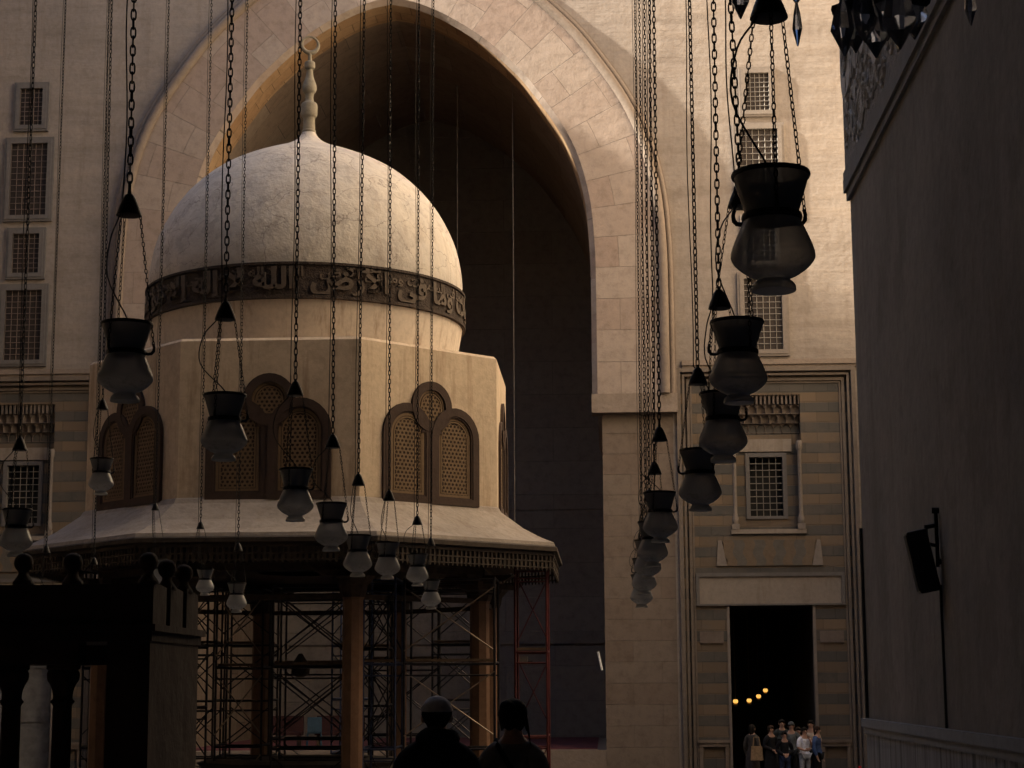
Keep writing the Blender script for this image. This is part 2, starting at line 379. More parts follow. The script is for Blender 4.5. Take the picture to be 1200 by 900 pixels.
# ------------------------------------------------------------------ far facade
fac = thing('courtyard_facade', 'tall sandy courtyard facade with a huge pointed arch and barred windows', 'building', (X0, YF, GZ))
def FB(mb, name, mats, parent=None, smooth=None):
    """build with world coordinates, parented under the facade (or a part of it)"""
    o = mb.build(name, mats, None, smooth); o.parent = parent or fac
    if parent is None: o.matrix_parent_inverse = Matrix.Translation((X0, YF, GZ)).inverted()
    return o
HT = 37.3; HL = 31.8
w = MB()
def cells(mb, x0, x1, z0, z1, holes, y, mat=0):
    xs = sorted({x0, x1, *[h[0] for h in holes], *[h[1] for h in holes]}); zs = sorted({z0, z1, *[h[2] for h in holes], *[h[3] for h in holes]})
    for i in range(len(xs)-1):
        for j in range(len(zs)-1):
            cx, cz = (xs[i]+xs[i+1])/2, (zs[j]+zs[j+1])/2
            if any(h[0] < cx < h[1] and h[2] < cz < h[3] for h in holes): continue
            mb.poly([(xs[i],y,zs[j]),(xs[i+1],y,zs[j]),(xs[i+1],y,zs[j+1]),(xs[i],y,zs[j+1])], mat)
BC = 4.95                                                           # centre of the right bay
for sgn in (1, -1):
    c = BC if sgn > 0 else 2*X0 - BC
    a, b = (X0 + 8.6, 9.55) if sgn > 0 else (-22.45, X0 - 8.6)
    cells(w, a, b, GZ, HT, [(c-2.55, c+2.55, GZ, 11.13)], YF)
for i in range(len(ARCH)-1):                                        # above the arch, ring zone kept solid
    (xa, za), (xb, zb) = ARCH[i], ARCH[i+1]
    if abs(xa-xb) < 1e-6: continue
    w.poly([(X0+xa, YF, za), (X0+xa, YF, HT), (X0+xb, YF, HT), (X0+xb, YF, zb)])
for sgn in (1, -1):
    w.poly([(X0+sgn*6.18, YF, 9.9), (X0+sgn*8.6, YF, 9.9), (X0+sgn*8.6, YF, HT), (X0+sgn*6.18, YF, HT)])
FB(w, 'wall', M['facade'])
# ashlar jambs below the imposts
for sgn in (1, -1):
    j = MB(); a, b = sorted((X0+sgn*6.47, X0+sgn*8.6)); j.poly([(a,YF-.004,GZ),(b,YF-.004,GZ),(b,YF-.004,9.95),(a,YF-.004,9.95)])
    j.poly([(X0+sgn*6.47,YF-.004,GZ),(X0+sgn*6.47,YF+1.3,GZ),(X0+sgn*6.47,YF+1.3,9.9),(X0+sgn*6.47,YF-.004,9.9)]); FB(j, 'jamb', M['jamb'])
for sgn in (1, -1):
    b = MB(); x = sorted((X0+sgn*6.16, X0+sgn*8.74)); b.box((x[0], YF-.33, 9.9), (x[1], YF+.5, 10.47)); FB(b, 'impost_block', M['ashlar'])
# ring of voussoirs: a raised slab 2.15 m wide
RP = .30
A0 = [p for p in ARCH if p[1] >= 10.47] ; A0 = [(6.18, 10.47)] + [p for p in A0 if p[1] > 10.48] + [(-6.18, 10.47)]
AO = offset(A0, 2.15); AL = arclen(A0); AM = arclen(offset(A0, 1.1))
r = MB()
for i in range(len(A0)-1):
    p, q, P, Q = A0[i], A0[i+1], AO[i], AO[i+1]; u0, u1 = AM[i], AM[i+1]
    V = lambda t, y: (X0+t[0], y, t[1])
    steps = 4
    for k in range(steps):
        f0, f1 = k/steps, (k+1)/steps
        L = lambda a, b, f: (a[0]+(b[0]-a[0])*f, a[1]+(b[1]-a[1])*f)
        f0 = max(f0, .075); pa, pb, qa, qb = L(p,P,f0), L(p,P,f1), L(q,Q,f0), L(q,Q,f1)
        r.poly([V(pa,YF-RP),V(pb,YF-RP),V(qb,YF-RP),V(qa,YF-RP)], 0, [(u0,f0*2.15),(u0,f1*2.15),(u1,f1*2.15),(u1,f0*2.15)])
    c0, c1 = L(p,P,.075), L(q,Q,.075)
    r.poly([V(p,YF-RP+.17),V(c0,YF-RP),V(c1,YF-RP),V(q,YF-RP+.17)], 0, [(u0+.5,.2),(u0+.5,.3),(u0+.55,.3),(u0+.55,.2)])
    r.poly([V(P,YF-RP),V(P,YF),V(Q,YF),V(Q,YF-RP)], 0, [(u0,0),(u0,.3),(u1,.3),(u1,0)])
ring = FB(r, 'arch_ring', M['ring'])
# front soffit of the arch and the deeper vault
sf = MB()
for i in range(len(A0)-1):
    p, q = A0[i], A0[i+1]; u0, u1 = AL[i], AL[i+1]
    sf.poly([(X0+p[0],YF-RP+.17,p[1]),(X0+q[0],YF-RP+.17,q[1]),(X0+q[0],YF+1.3,q[1]),(X0+p[0],YF+1.3,p[1])], 0, [(u0,0),(u1,0),(u1,1.6),(u0,1.6)])
B0 = offset(A0, .17); 
for i in range(len(A0)-1):
    p, q, P, Q = A0[i], A0[i+1], B0[i], B0[i+1]
    sf.poly([(X0+p[0],YF+1.3,p[1]),(X0+q[0],YF+1.3,q[1]),(X0+Q[0],YF+1.3,Q[1]),(X0+P[0],YF+1.3,P[1])], 0, [(AL[i],1.6),(AL[i+1],1.6),(AL[i+1],1.7),(AL[i],1.7)])
FB(sf, 'arch_soffit', M['soffit'], smooth=30)
YB = 67.5
va = MB(); B1 = [(6.47, -.9), (6.47, 10.2)] + B0 + [(-6.47, 10.2), (-6.47, -.9)]; BLn = arclen(B1)
for i in range(len(B1)-1):
    p, q = B1[i], B1[i+1]
    va.poly([(X0+p[0],YF+1.3,p[1]),(X0+q[0],YF+1.3,q[1]),(X0+q[0],YB,q[1]),(X0+p[0],YB,p[1])], 0, [(BLn[i],0),(BLn[i+1],0),(BLn[i+1],11),(BLn[i],11)])
FB(va, 'iwan_vault', M['vault'], smooth=30)
bw = MB(); half = B1[:len(B1)//2+1]
for p, q in zip(half, half[1:]): bw.poly([(X0-p[0],YB,p[1]),(X0+p[0],YB,p[1]),(X0+q[0],YB,q[1]),(X0-q[0],YB,q[1])])
bw.box((X0-6.47, YB-.08, 3.3), (X0+6.47, YB-.001, 3.42)); bw.box((X0-6.47, YB-.05, 8.2), (X0+6.47, YB-.001, 8.28))
bwo = FB(bw, 'iwan_back_wall', M['iwan'])
for x, z0, z1, r_ in ((1.6, 9, 22.9, .02),):
    pass
fl = MB(); fl.box((X0-6.47, YF+.02, GZ-.1), (X0+6.47, YB, -.07)); FB(fl, 'iwan_platform', M['mould'])
fl = MB(); fl.box((X0-6.2, YF+.5, -.068), (X0+6.2, YB-.2, -.04)); FB(fl, 'iwan_carpet', M['carpet'])
# moulding round the ring
for d, rr, yy in ((2.2, .15, YF-RP-.02), (2.43, .085, YF-RP+.17)):
    P = offset(A0, d); m = MB(); m.tube([(X0+x, yy, z) for x, z in P], rr, 10); FB(m, 'arch_moulding', M['mould'], smooth=50)
m = MB()
P, Q = offset(A0, 2.15), offset(A0, 2.55)
for i in range(len(P)-1):
    m.poly([(X0+P[i][0],YF-.16,P[i][1]),(X0+Q[i][0],YF-.16,Q[i][1]),(X0+Q[i+1][0],YF-.16,Q[i+1][1]),(X0+P[i+1][0],YF-.16,P[i+1][1])])
    m.poly([(X0+Q[i][0],YF-.16,Q[i][1]),(X0+Q[i][0],YF,Q[i][1]),(X0+Q[i+1][0],YF,Q[i+1][1]),(X0+Q[i+1][0],YF-.16,Q[i+1][1])])
FB(m, 'arch_fillet', M['mould'], smooth=30)

# upper windows
def barred_window(cx, z0, z1, hw, nx, nz):
    f = MB(); b = .2; o = [(cx-hw,z0),(cx+hw,z0),(cx+hw,z1),(cx-hw,z1)]; i = [(cx-hw+b,z0+b),(cx+hw-b,z0+b),(cx+hw-b,z1-b),(cx-hw+b,z1-b)]
    ax = (Vector((0,YF-.001,0)), Vector((1,0,0)), Vector((0,0,1)), Vector((0,-1,0)))
    f.band(o, i, *ax, .10)
    o2 = [(x+(.07 if x < cx else -.07), z+(.07 if z < (z0+z1)/2 else -.07)) for x, z in o]
    f.band(o2, i, *ax, .125)
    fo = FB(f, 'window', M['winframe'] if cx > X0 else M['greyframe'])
    p = MB(); p.poly([(cx-hw+b,YF-.01,z0+b),(cx+hw-b,YF-.01,z0+b),(cx+hw-b,YF-.01,z1-b),(cx-hw+b,YF-.01,z1-b)]); po = FB(p, 'pane', M['pane'], fo)
    gm = MB(); W, H = 2*(hw-b), z1-z0-2*b
    for k in range(nx+1):
        x = cx-hw+b+W*k/nx; gm.tube([(x,YF-.05,z0+b),(x,YF-.05,z1-b)], .011, 5)
    for k in range(nz+1):
        z = z0+b+H*k/nz; gm.tube([(cx-hw+b,YF-.065,z),(cx+hw-b,YF-.065,z)], .011, 5)
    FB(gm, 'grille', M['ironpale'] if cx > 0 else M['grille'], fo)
for cx in (BC, 2*X0-BC):
    barred_window(cx, 19.12, 20.72, .56, 5, 8)
    barred_window(cx, 16.2, 18.92, .78, 6, 12)
    barred_window(cx, 14.35, 16.0, .62, 5, 8)
    barred_window(cx, 11.6, 14.2, .77, 6, 12)

# the two bays beside the arch: striped panel, niche window, muqarnas, lintels, door
def bay(c, with_door):
    f = c + .0
    pm = MB(); nz0, nz1, nh = 6.38, 10.45, 1.04; yb = YF + .16; yn = YF + .52
    cells(pm, c-2.55, c+2.55, GZ, 11.13, [(c-nh, c+nh, nz0, nz1), (c-1.27, c+1.27, GZ, 4.12)], yb)
    for x in (c-2.55, c+2.55): pm.poly([(x,YF,GZ),(x,yb,GZ),(x,yb,11.13),(x,YF,11.13)])
    pm.poly([(c-2.55,YF,11.13),(c+2.55,YF,11.13),(c+2.55,yb,11.13),(c-2.55,yb,11.13)])
    for x in (c-nh, c+nh): pm.poly([(x,yb,nz0),(x,yn,nz0),(x,yn,nz1),(x,yb,nz1)])
    pm.poly([(c-nh,yb,nz1),(c+nh,yb,nz1),(c+nh,yn,nz1),(c-nh,yn,nz1)])
    cells(pm, c-nh, c+nh, nz0, nz1, [(c-.5, c+.5, 6.8, 8.6)], yn)
    pn = FB(pm, 'portal_panel', M['ablaq'])
    # mouldings round the panel
    for hw, wd, pr, y0 in ((2.62, .12, .13, YF), (2.47, .07, .05, YF), (2.33, .09, .09, yb), (2.24, .05, .04, yb)):
        mm = MB(); top = 11.13 - (2.55 - hw)
        for x in (c-hw, c+hw): mm.box((x-wd/2, y0-pr, GZ), (x+wd/2, y0-.001, top+wd/2))
        mm.box((c-hw+wd/2, y0-pr, top-wd/2), (c+hw-wd/2, y0-.001, top+wd/2)); FB(mm, 'frame_moulding', M['bayframe'], pn)
    # niche window
    wf = MB(); wf.box((c-.62, yn-.05, 6.72), (c-.5, yn+.16, 8.72)); wf.box((c+.5, yn-.05, 6.72), (c+.62, yn+.16, 8.72)); wf.box((c-.5, yn-.05, 8.6), (c+.5, yn+.16, 8.72)); wf.box((c-.5, yn-.05, 6.72), (c+.5, yn+.16, 6.8))
    FB(wf, 'window_frame', M['greyframe'], pn)
    p = MB(); p.box((c-.7,yn+.42,6.6),(c+.7,yn+.5,8.8)); p.box((c-.7,yn+.01,6.6),(c-.505,yn+.42,8.8)); p.box((c+.505,yn+.01,6.6),(c+.7,yn+.42,8.8)); p.box((c-.7,yn+.01,8.605),(c+.7,yn+.42,8.8)); p.box((c-.7,yn+.01,6.6),(c+.7,yn+.42,6.795)); FB(p, 'pane', M['pane_low'], pn)
    gm = MB()
    for k in range(6): gm.tube([(c-.5+k*.2, yn+.05, 6.8), (c-.5+k*.2, yn+.05, 8.6)], .0125, 6)
    for k in range(10): gm.tube([(c-.5, yn+.03, 6.8+k*.2), (c+.5, yn+.03, 6.8+k*.2)], .0125, 6)
    FB(gm, 'grille', M['ironpale'], pn)
    b = MB(); b.box((c-.78, yn-.06, 8.76), (c+.78, yn, 9.14)); FB(b, 'lintel', M['marble'], pn)
    b = MB(); b.box((c-1.12, yb-.07, 6.25), (c+1.12, yn, 6.38)); FB(b, 'sill', M['marble'], pn)
    for s in (1, -1):
        k = MB(); k.lathe([(.08,6.55),(.10,6.6),(.10,6.72),(.075,6.8),(.062,6.9),(.062,8.74),(.075,8.78),(.10,8.86),(.10,8.98),(.08,9.05)], 14, (c+s*(nh-.06), yb+.02, 0))
        k.box((c+s*(nh-.06)-.11, yb-.09, 6.38), (c+s*(nh-.06)+.11, yb+.12, 6.55)); FB(k, 'colonnette', M['winframe'], pn, 40)
    # muqarnas: stepped tiers of small hollows
    mq = MB(); nu, nv = 144, 66; z0, z1 = 9.32, 10.44
    P = []
    for jv in range(nv+1):
        for iu in range(nu+1):
            u, v = iu/nu, jv/nv; x = c - nh + .02 + (2*nh-.04)*u; z = z0 + (z1-z0)*v
            tier = min(3, int(v*4)); tv = v*4 - tier; cnt = (8, 8, 8, 16)[tier]; ph = .5 if tier == 1 else 0
            cu = (u*cnt + ph) % 1 * 2 - 1
            e = 1 - cu*cu - (max(tv-.35, 0)/.6)**2
            dep = (.13 if tier < 3 else .2) * math.sqrt(max(e, 0)); out = (.04, .15, .25, .32)[tier]
            if tier == 3 and abs(cu) > .55: dep = 0
            P.append((x, yn - out + dep*(1 if tv > .08 else .2), z))
    mq.add(P, [(j*(nu+1)+i, j*(nu+1)+i+1, (j+1)*(nu+1)+i+1, (j+1)*(nu+1)+i) for j in range(nv) for i in range(nu)])
    FB(mq, 'muqarnas', M['pinkcarve'], pn)
    # joggled lintel over the door: pale ends, alternate interlocking stones
    jl = MB(); y = yb-.04; z0, z1 = 5.3, 6.06; hw = 1.58; NJ = 9
    def wav(k, z):
        t = (z-z0)/(z1-z0); base = -hw*.8 + k*(2*hw*.8)/NJ
        return c + base*(1+.12*t) + .05*math.sin(t*2*PI*1.5)*(1 if base < 0 else -1)
    for k in range(NJ):
        zs = [z0 + (z1-z0)*q/10 for q in range(11)]
        pl = [(wav(k, z), z) for z in zs] + [(wav(k+1, z), z) for z in reversed(zs)]
        jl.plate([(a, b_) for a, b_ in pl], Vector((0, yb, 0)), Vector((1,0,0)), Vector((0,0,1)), Vector((0,-1,0)), .04 + .004*(k % 2), k % 2)
    for s in (1, -1):
        e0 = wav(0, z0) if s < 0 else wav(NJ, z0); e1 = wav(0, z1) if s < 0 else wav(NJ, z1)
        jl.plate([(c+s*hw, z0), (c+s*(hw-.06), z1), (e1, z1), (e0, z0)], Vector((0, yb, 0)), Vector((1,0,0)), Vector((0,0,1)), Vector((0,-1,0)), .05, 2)
    FB(jl, 'joggled_lintel', [M['ochre'], M['slate'], M['winframe']], pn)
    # marble lintel with raised frame
    b = MB(); b.box((c-2.1, yb-.03, 4.17), (c+2.1, yb-.001, 4.98)); FB(b, 'lintel', M['marble'], pn)
    b = MB(); o = [(c-2.2,4.12),(c+2.2,4.12),(c+2.2,5.09),(c-2.2,5.09)]; i = [(c-2.1,4.17),(c+2.1,4.17),(c+2.1,4.98),(c-2.1,4.98)]
    b.band(o, i, Vector((0,yb,0)), Vector((1,0,0)), Vector((0,0,1)), Vector((0,-1,0)), .08); FB(b, 'lintel_frame', M['greymarble'], pn)
    for s in (1, -1):
        pq = MB(); x0, x1 = sorted((c+s*1.42, c+s*2.12)); pq.box((x0, yb-.05, 3.02), (x1, yb-.001, 3.36)); FB(pq, 'carved_plaque', M['pinkcarve'], pn)
        pd = MB(); x0, x1 = sorted((c+s*1.35, c+s*2.2)); ax = (Vector((0,yb,0)), Vector((1,0,0)), Vector((0,0,1)), Vector((0,-1,0)))
        pd.band([(x0,GZ),(x1,GZ),(x1,.12),(x0,.12)], [(x0+.1,GZ+.05),(x1-.1,GZ+.05),(x1-.1,0),(x0+.1,0)], *ax, .09); pd.box((x0-.04, yb-.12, .12), (x1+.04, yb-.001, .2)); FB(pd, 'base_panel', M['jamb'], pn)
        js = MB(); js.box((c+s*1.27-.04, yb-.03, GZ), (c+s*1.27+.04, yb+.3, 4.12)); FB(js, 'door_jamb', M['winframe'], pn)
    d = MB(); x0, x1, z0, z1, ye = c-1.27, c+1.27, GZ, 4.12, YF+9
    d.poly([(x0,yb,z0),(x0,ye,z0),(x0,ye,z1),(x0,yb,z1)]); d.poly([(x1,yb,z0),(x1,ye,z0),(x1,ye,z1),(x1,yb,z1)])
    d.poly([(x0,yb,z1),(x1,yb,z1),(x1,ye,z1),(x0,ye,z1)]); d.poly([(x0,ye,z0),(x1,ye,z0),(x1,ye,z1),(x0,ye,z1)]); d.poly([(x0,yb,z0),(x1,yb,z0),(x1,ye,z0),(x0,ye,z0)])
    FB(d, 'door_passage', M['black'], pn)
    if not with_door:
        lf = MB()
        for s in (-1, 1):
            lf.box((c+s*.64-.62, yb+.35, GZ), (c+s*.64+.62, yb+.43, 4.11))
            for z0, z1 in ((-.6, .6), (.8, 2.2), (2.4, 3.8)): lf.box((c+s*.64-.45, yb+.32, z0), (c+s*.64+.45, yb+.349, z1))
        FB(lf, 'door', M['doorleaf'], pn)
    # cornice over the bay
    a, b_ = (X0+8.9, 9.55) if c > X0 else (-22.45, X0-8.9)
    k = MB(); k.box((a, YF-.10, 11.26), (b_, YF+.01, 11.5)); k.box((a, YF-.16, 11.34), (b_, YF-.09, 11.4)); FB(k, 'cornice', M['mould'])
bay(BC, True); bay(2*X0-BC, False)
# side walls of the court and the wall above the near iwan
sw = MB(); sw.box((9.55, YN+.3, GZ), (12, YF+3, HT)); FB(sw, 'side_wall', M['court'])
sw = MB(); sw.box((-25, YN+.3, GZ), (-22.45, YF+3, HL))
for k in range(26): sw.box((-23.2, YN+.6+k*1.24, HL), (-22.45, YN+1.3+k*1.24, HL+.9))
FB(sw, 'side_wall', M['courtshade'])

# ------------------------------------------------------------------ near iwan (the hall the camera stands in)
hall = thing('prayer_hall', 'dark soot grey side wall of the near hall with a carved script band above', 'building', (X0, 8, 0))
def HB(mb, name, mats, parent=None, smooth=None):
    o = mb.build(name, mats, None, smooth); o.parent = parent or hall
    if parent is None: o.matrix_parent_inverse = Matrix.Translation((X0, 8, 0)).inverted()
    return o
XR, XL, YK = 3.22, -16.12, -8.0
s = MB(); s.box((XR, YK, 1.4), (XR+.9, YN, 14.0)); s.box((XR+.9, YN-.6, GZ), (9.55, YN+.01, HT)); sidew = HB(s, 'side_wall', M['hall'])
s = MB(); s.box((XL-.9, YK, 0), (XL, YN+.28, 14.0)); s.box((-22.45, YN-.6, GZ), (XL-.9, YN+.29, HT)); HB(s, 'side_wall', M['hall'])
s = MB(); s.box((XL-.9, YK-.8, 0), (XR+.9, YK, 26)); HB(s, 'back_wall', M['hallsoot'])
VC = [(9.67, 13.95), (9.55, 16), (9.0, 18.2), (7.9, 20.2), (6.1, 22.2), (3.6, 23.9), (0, 25.3)]; vr = spline(VC, 5); VP = vr + [(-x, z) for x, z in reversed(vr[:-1])]
v = MB()
for p, q in zip(VP, VP[1:]): v.poly([(X0+p[0],YK,p[1]),(X0+q[0],YK,q[1]),(X0+q[0],YN+.2,q[1]),(X0+p[0],YN+.2,p[1])])
for p, q in zip(VP, VP[1:]): v.poly([(X0+p[0],YN+.2,p[1]),(X0+p[0],YN+.2,HT),(X0+q[0],YN+.2,HT),(X0+q[0],YN+.2,q[1])])
HB(v, 'hall_vault', M['hallsoot'], None, 30)
def vault_z(x):
    d = abs(x - X0)
    for (a, za), (b, zb) in zip(vr, vr[1:]):
        if b <= d <= a: return za + (zb-za)*(a-d)/max(a-b, 1e-6)
    return 25
# marble dado
d = MB(); d.box((XR-.02, YK, 0), (XR+.88, YN+.12, 1.3)); HB(d, 'dado', M['dado'])
d = MB(); d.box((XR-.07, YK, 1.302), (XR+.9, YN+.22, 1.402)); d.box((XR-.045, YK, 1.22), (XR-.021, YN+.16, 1.3)); HB(d, 'dado_ledge', M['ledge'])
# carved band with mouldings
b = MB(); b.box((XR-.05, YK, 8.30), (XR-.001, YN+.02, 10.9)); band = HB(b, 'inscription_band', M['hallstucco'])
for z0, z1, pr in ((7.93, 8.03, .045), (8.035, 8.2, .08), (8.205, 8.30, .075), (10.9, 11.2, .08)):
    b = MB(); b.box((XR-pr, YK, z0), (XR-.002, YN+.02+pr*.3, z1)); HB(b, 'band_moulding', M['hallmould'])
me = text_mesh(shape('إنا فتحنا لك فتحا مبينا ليغفر لك الله ما تقدم من ذنبك'), 1.0, .04, .02)
xs = [p.co.x for p in me.vertices]; ys = [p.co.y for p in me.vertices]; x0 = min(xs); y0, y1 = min(ys), max(ys)
for p in me.vertices:
    Y = YN - .05 - (p.co.x - x0)*1.1; z = 8.42 + (p.co.y - y0)/(y1-y0)*2.35; p.co = (XR - .06 - p.co.z, Y, z)
me.materials.append(M['carving']); o = bpy.data.objects.new('raised_script', me); COL.objects.link(o); o.parent = band

sc = MB()
for k in range(420):                                                # curling stems carved between the letters
    Y, z = random.uniform(14.5, YN-.25), random.uniform(8.45, 10.75); R_ = random.uniform(.08, .2); a0 = random.uniform(0, 2*PI); sg = random.choice((-1, 1)); P = []
    for q in range(13):
        t = q/12; P.append((XR-.05, Y + R_*(1-.75*t)*math.cos(a0+sg*t*7), z + R_*(1-.75*t)*math.sin(a0+sg*t*7)))
    sc.tube([p for p in P if p[1] < YN and 8.31 < p[2] < 10.89] or P[:2], .027, 5)
HB(sc, 'scrollwork', M['carving'], band)

# ------------------------------------------------------------------ fountain pavilion
FX, FY = -6.40, 39.0
ftn = thing('ablution_fountain', 'domed octagonal ablution fountain with lattice windows and a wooden porch on columns', 'fountain', (FX, FY, GZ))
def TB(mb, name, mats, parent=None, smooth=None, z=0):
    o = mb.build(name, mats, None, smooth); o.parent = parent or ftn; o.location = (0, 0, -GZ + z) if parent is None else (0, 0, z); return o
A8 = [math.radians(-90 + 22.5 + 45*k) for k in range(8)]
def octa(R, z): return [(R*math.cos(a), R*math.sin(a), z) for a in A8]
def octring(mb, prof, mat=0, sub=6):
    for (ra, za), (rb, zb) in zip(prof, prof[1:]):
        A, B = octa(ra, za), octa(rb, zb)
        for k in range(8):
            k2 = (k+1) % 8
            for t in range(sub):
                f0, f1 = t/sub, (t+1)/sub
                L = lambda P, f: tuple(P[k][i]+(P[k2][i]-P[k][i])*f for i in range(3))
                mb.poly([L(A,f0), L(A,f1), L(B,f1), L(B,f0)], mat)
RD = 4.6
d = MB(); octring(d, [(RD, 5.2), (RD, 8.46), (RD-.06, 8.52), (RD-.5, 8.56), (3.2, 8.62)], sub=1); TB(d, 'drum', M['drum'])
k = MB(); octring(k, [(RD-.02, 5.42), (RD+.04, 5.38), (RD+.10, 5.29), (5.2, 4.94), (5.6, 4.74), (5.86, 4.64), (5.88, 4.57)], sub=5); TB(k, 'skirt_roof', M['skirt'])
k = MB(); octring(k, [(5.88, 4.569), (5.93, 4.54), (5.93, 4.46), (5.82, 4.43), (5.75, 4.43)], sub=2); TB(k, 'eave_board', M['fringe'])
# fringe: two rows of small pickets with rails, per facet
for kf in range(8):
    f = MB(); A, B = Vector(octa(5.80, 0)[kf]), Vector(octa(5.80, 0)[(kf+1) % 8]); L = (B-A).length; ux = (B-A).normalized(); un = Vector((ux.y, -ux.x, 0)); uz = Vector((0,0,1))
    def bx(x0, x1, z0, z1, t0, t1):
        f.plate([(x0,z0),(x1,z0),(x1,z1),(x0,z1)], A + un*t0, ux, uz, un, t1-t0)
    bx(0, L, 4.37, 4.428, 0, .05); bx(0, L, 4.24, 4.27, 0, .04); bx(0, L, 4.12, 4.145, 0, .04)
    n = int(L/.11)
    for q in range(n):
        x = (q+.5)*L/n; bx(x-.022, x+.022, 4.271, 4.369, .005, .035); bx(x-.03, x+.03, 4.146, 4.239, .008, .032)
        f.plate([(x-.03,4.118),(x,4.06),(x+.03,4.118)], A+un*.01, ux, uz, un, .02)
    TB(f, 'fringe', M['fringe'])
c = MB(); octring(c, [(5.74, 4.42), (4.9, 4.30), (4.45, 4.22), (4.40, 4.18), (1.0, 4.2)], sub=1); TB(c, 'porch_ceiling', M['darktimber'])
RC = 4.2
for kf in range(8):
    cx, cy = RC*math.cos(A8[kf]), RC*math.sin(A8[kf])
    m = MB(); m.lathe([(.30, GZ), (.30, GZ+.35), (.24, GZ+.45), (.205, GZ+.55), (.195, 3.45), (.22, 3.5)], 8, (cx, cy, 0), a0=A8[kf]+PI/8); co = TB(m, 'column', M['timber'])
    m = MB(); m.lathe([(.22, 3.501), (.25, 3.56), (.28, 3.72), (.40, 3.85), (.42, 3.9)], 8, (cx, cy, 0), a0=A8[kf]+PI/8)
    t = Vector((-math.sin(A8[kf]), math.cos(A8[kf]), 0)); rd = Vector((math.cos(A8[kf]), math.sin(A8[kf]), 0)); C0 = Vector((cx, cy, 0))
    for ax, an in ((t, rd), (rd, t)): m.plate([(-.75, 3.99), (-.6, 3.9), (.6, 3.9), (.75, 3.99), (.75, 4.02), (-.75, 4.02)], C0 - an*.09, ax, Vector((0,0,1)), an, .18)
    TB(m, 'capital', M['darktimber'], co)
    A, B = Vector(octa(RC, 0)[kf]), Vector(octa(RC, 0)[(kf+1) % 8]); ux = (B-A).normalized(); un = Vector((ux.y, -ux.x, 0))
    bm_ = MB(); L = (B-A).length; bm_.plate([(0, 4.021), (L, 4.021), (L, 4.17), (0, 4.17)], A - un*.1, ux, Vector((0,0,1)), un, .2)
    bm_.plate([(.2, 3.46), (L-.2, 3.46), (L-.2, 3.56), (.2, 3.56)], A - un*.06, ux, Vector((0,0,1)), un, .12)
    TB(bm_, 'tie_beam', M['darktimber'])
m = MB(); octring(m, [(2.1, GZ), (2.1, .2), (2.2, .28), (2.0, .34), (1.5, .34), (1.5, .1), (.3, .1)], sub=1); TB(m, 'basin', M['greymarble'])
# lattice windows on each facet
def lattice(poly_in, x0, x1, z0, z1, t=.02, s=.105):
    """pierced plate of hexagonal cells"""
    mb = MB(); dx = s; dz = s*math.sqrt(3)/2; row = 0; z = z0
    while z < z1:
        x = x0 + (dx/2 if row % 2 else 0)
        while x < x1:
            if poly_in(x, z):
                ro, ri = s/math.sqrt(3), s*.33
                O = [(x+ro*math.sin(PI/3*q), z+ro*math.cos(PI/3*q)) for q in range(6)]; I = [(x+ri*math.sin(PI/3*q+PI/6*0), z+ri*math.cos(PI/3*q)) for q in range(6)]
                mb.add([(a, -t, b) for a, b in O] + [(a, -t, b) for a, b in I] + [(a, 0, b) for a, b in I],
                       [(q, (q+1) % 6, 6+(q+1) % 6, 6+q) for q in range(6)] + [(6+q, 6+(q+1) % 6, 12+(q+1) % 6, 12+q) for q in range(6)])
            x += dx
        z += dz; row += 1
    return mb
def archpoly(cx, hw, z0, zs, n=14):
    return [(cx-hw, z0), (cx+hw, z0)] + [(cx+hw*math.cos(PI*k/n), zs+hw*1.08*math.sin(PI*k/n)) for k in range(n+1)]
def circ(cx, cz, rx, rz, n=28): return [(cx+rx*math.cos(2*PI*k/n), cz+rz*math.sin(2*PI*k/n)) for k in range(n)]
apo = RD*math.cos(PI/8)
UX, UZ, UN = Vector((1,0,0)), Vector((0,0,1)), Vector((0,-1,0))
Z0w = 5.36
def win_frame():
    f = MB()
    for cx, t in ((-.66, .05), (.66, .075)):
        f.band(archpoly(cx, .68, Z0w, 6.92), archpoly(cx, .50, Z0w+.16, 6.92), Vector((0,0,0)), UX, UZ, UN, t)
        f.band(archpoly(cx, .50, Z0w+.16, 6.92), archpoly(cx, .46, Z0w+.19, 6.92), Vector((0,0,0)), UX, UZ, UN, t-.02)
    f.band(circ(0, 7.62, .56, .6), circ(0, 7.62, .38, .40), Vector((0,0,0)), UX, UZ, UN, .062)
    f.plate([(-.3, 7.0), (.3, 7.0), (.2, 7.3), (-.2, 7.3)], Vector((0,0,0)), UX, UZ, UN, .045)
    return f
def win_border():
    f = MB()
    for cx in (-.66, .66): 
        f.band(archpoly(cx, .455, Z0w+.195, 6.92), archpoly(cx, .40, Z0w+.25, 6.92), Vector((0,0,0)), UX, UZ, UN, .024)
        f.band(archpoly(cx, .385, Z0w+.265, 6.92), archpoly(cx, .355, Z0w+.295, 6.92), Vector((0,0,0)), UX, UZ, UN, .026)
    f.band(circ(0, 7.62, .375, .395), circ(0, 7.62, .325, .345), Vector((0,0,0)), UX, UZ, UN, .024); f.band(circ(0, 7.62, .30, .32), circ(0, 7.62, .27, .29), Vector((0,0,0)), UX, UZ, UN, .026)
    return f
def back():
    f = MB()
    for cx in (-.66, .66): f.plate(archpoly(cx, .5, Z0w+.1, 6.92), Vector((0,.02,0)), UX, UZ, UN, .024)
    f.plate(circ(0, 7.62, .4, .42), Vector((0,.02,0)), UX, UZ, UN, .024); return f
fr, bd, bk = win_frame(), win_border(), back()
ia = lambda cx: (lambda x, z: abs(x-cx) < .34 and z < 6.92 + .36*math.sqrt(max(0, 1-((x-cx)/.37)**2)))
la = MB()
proto = None
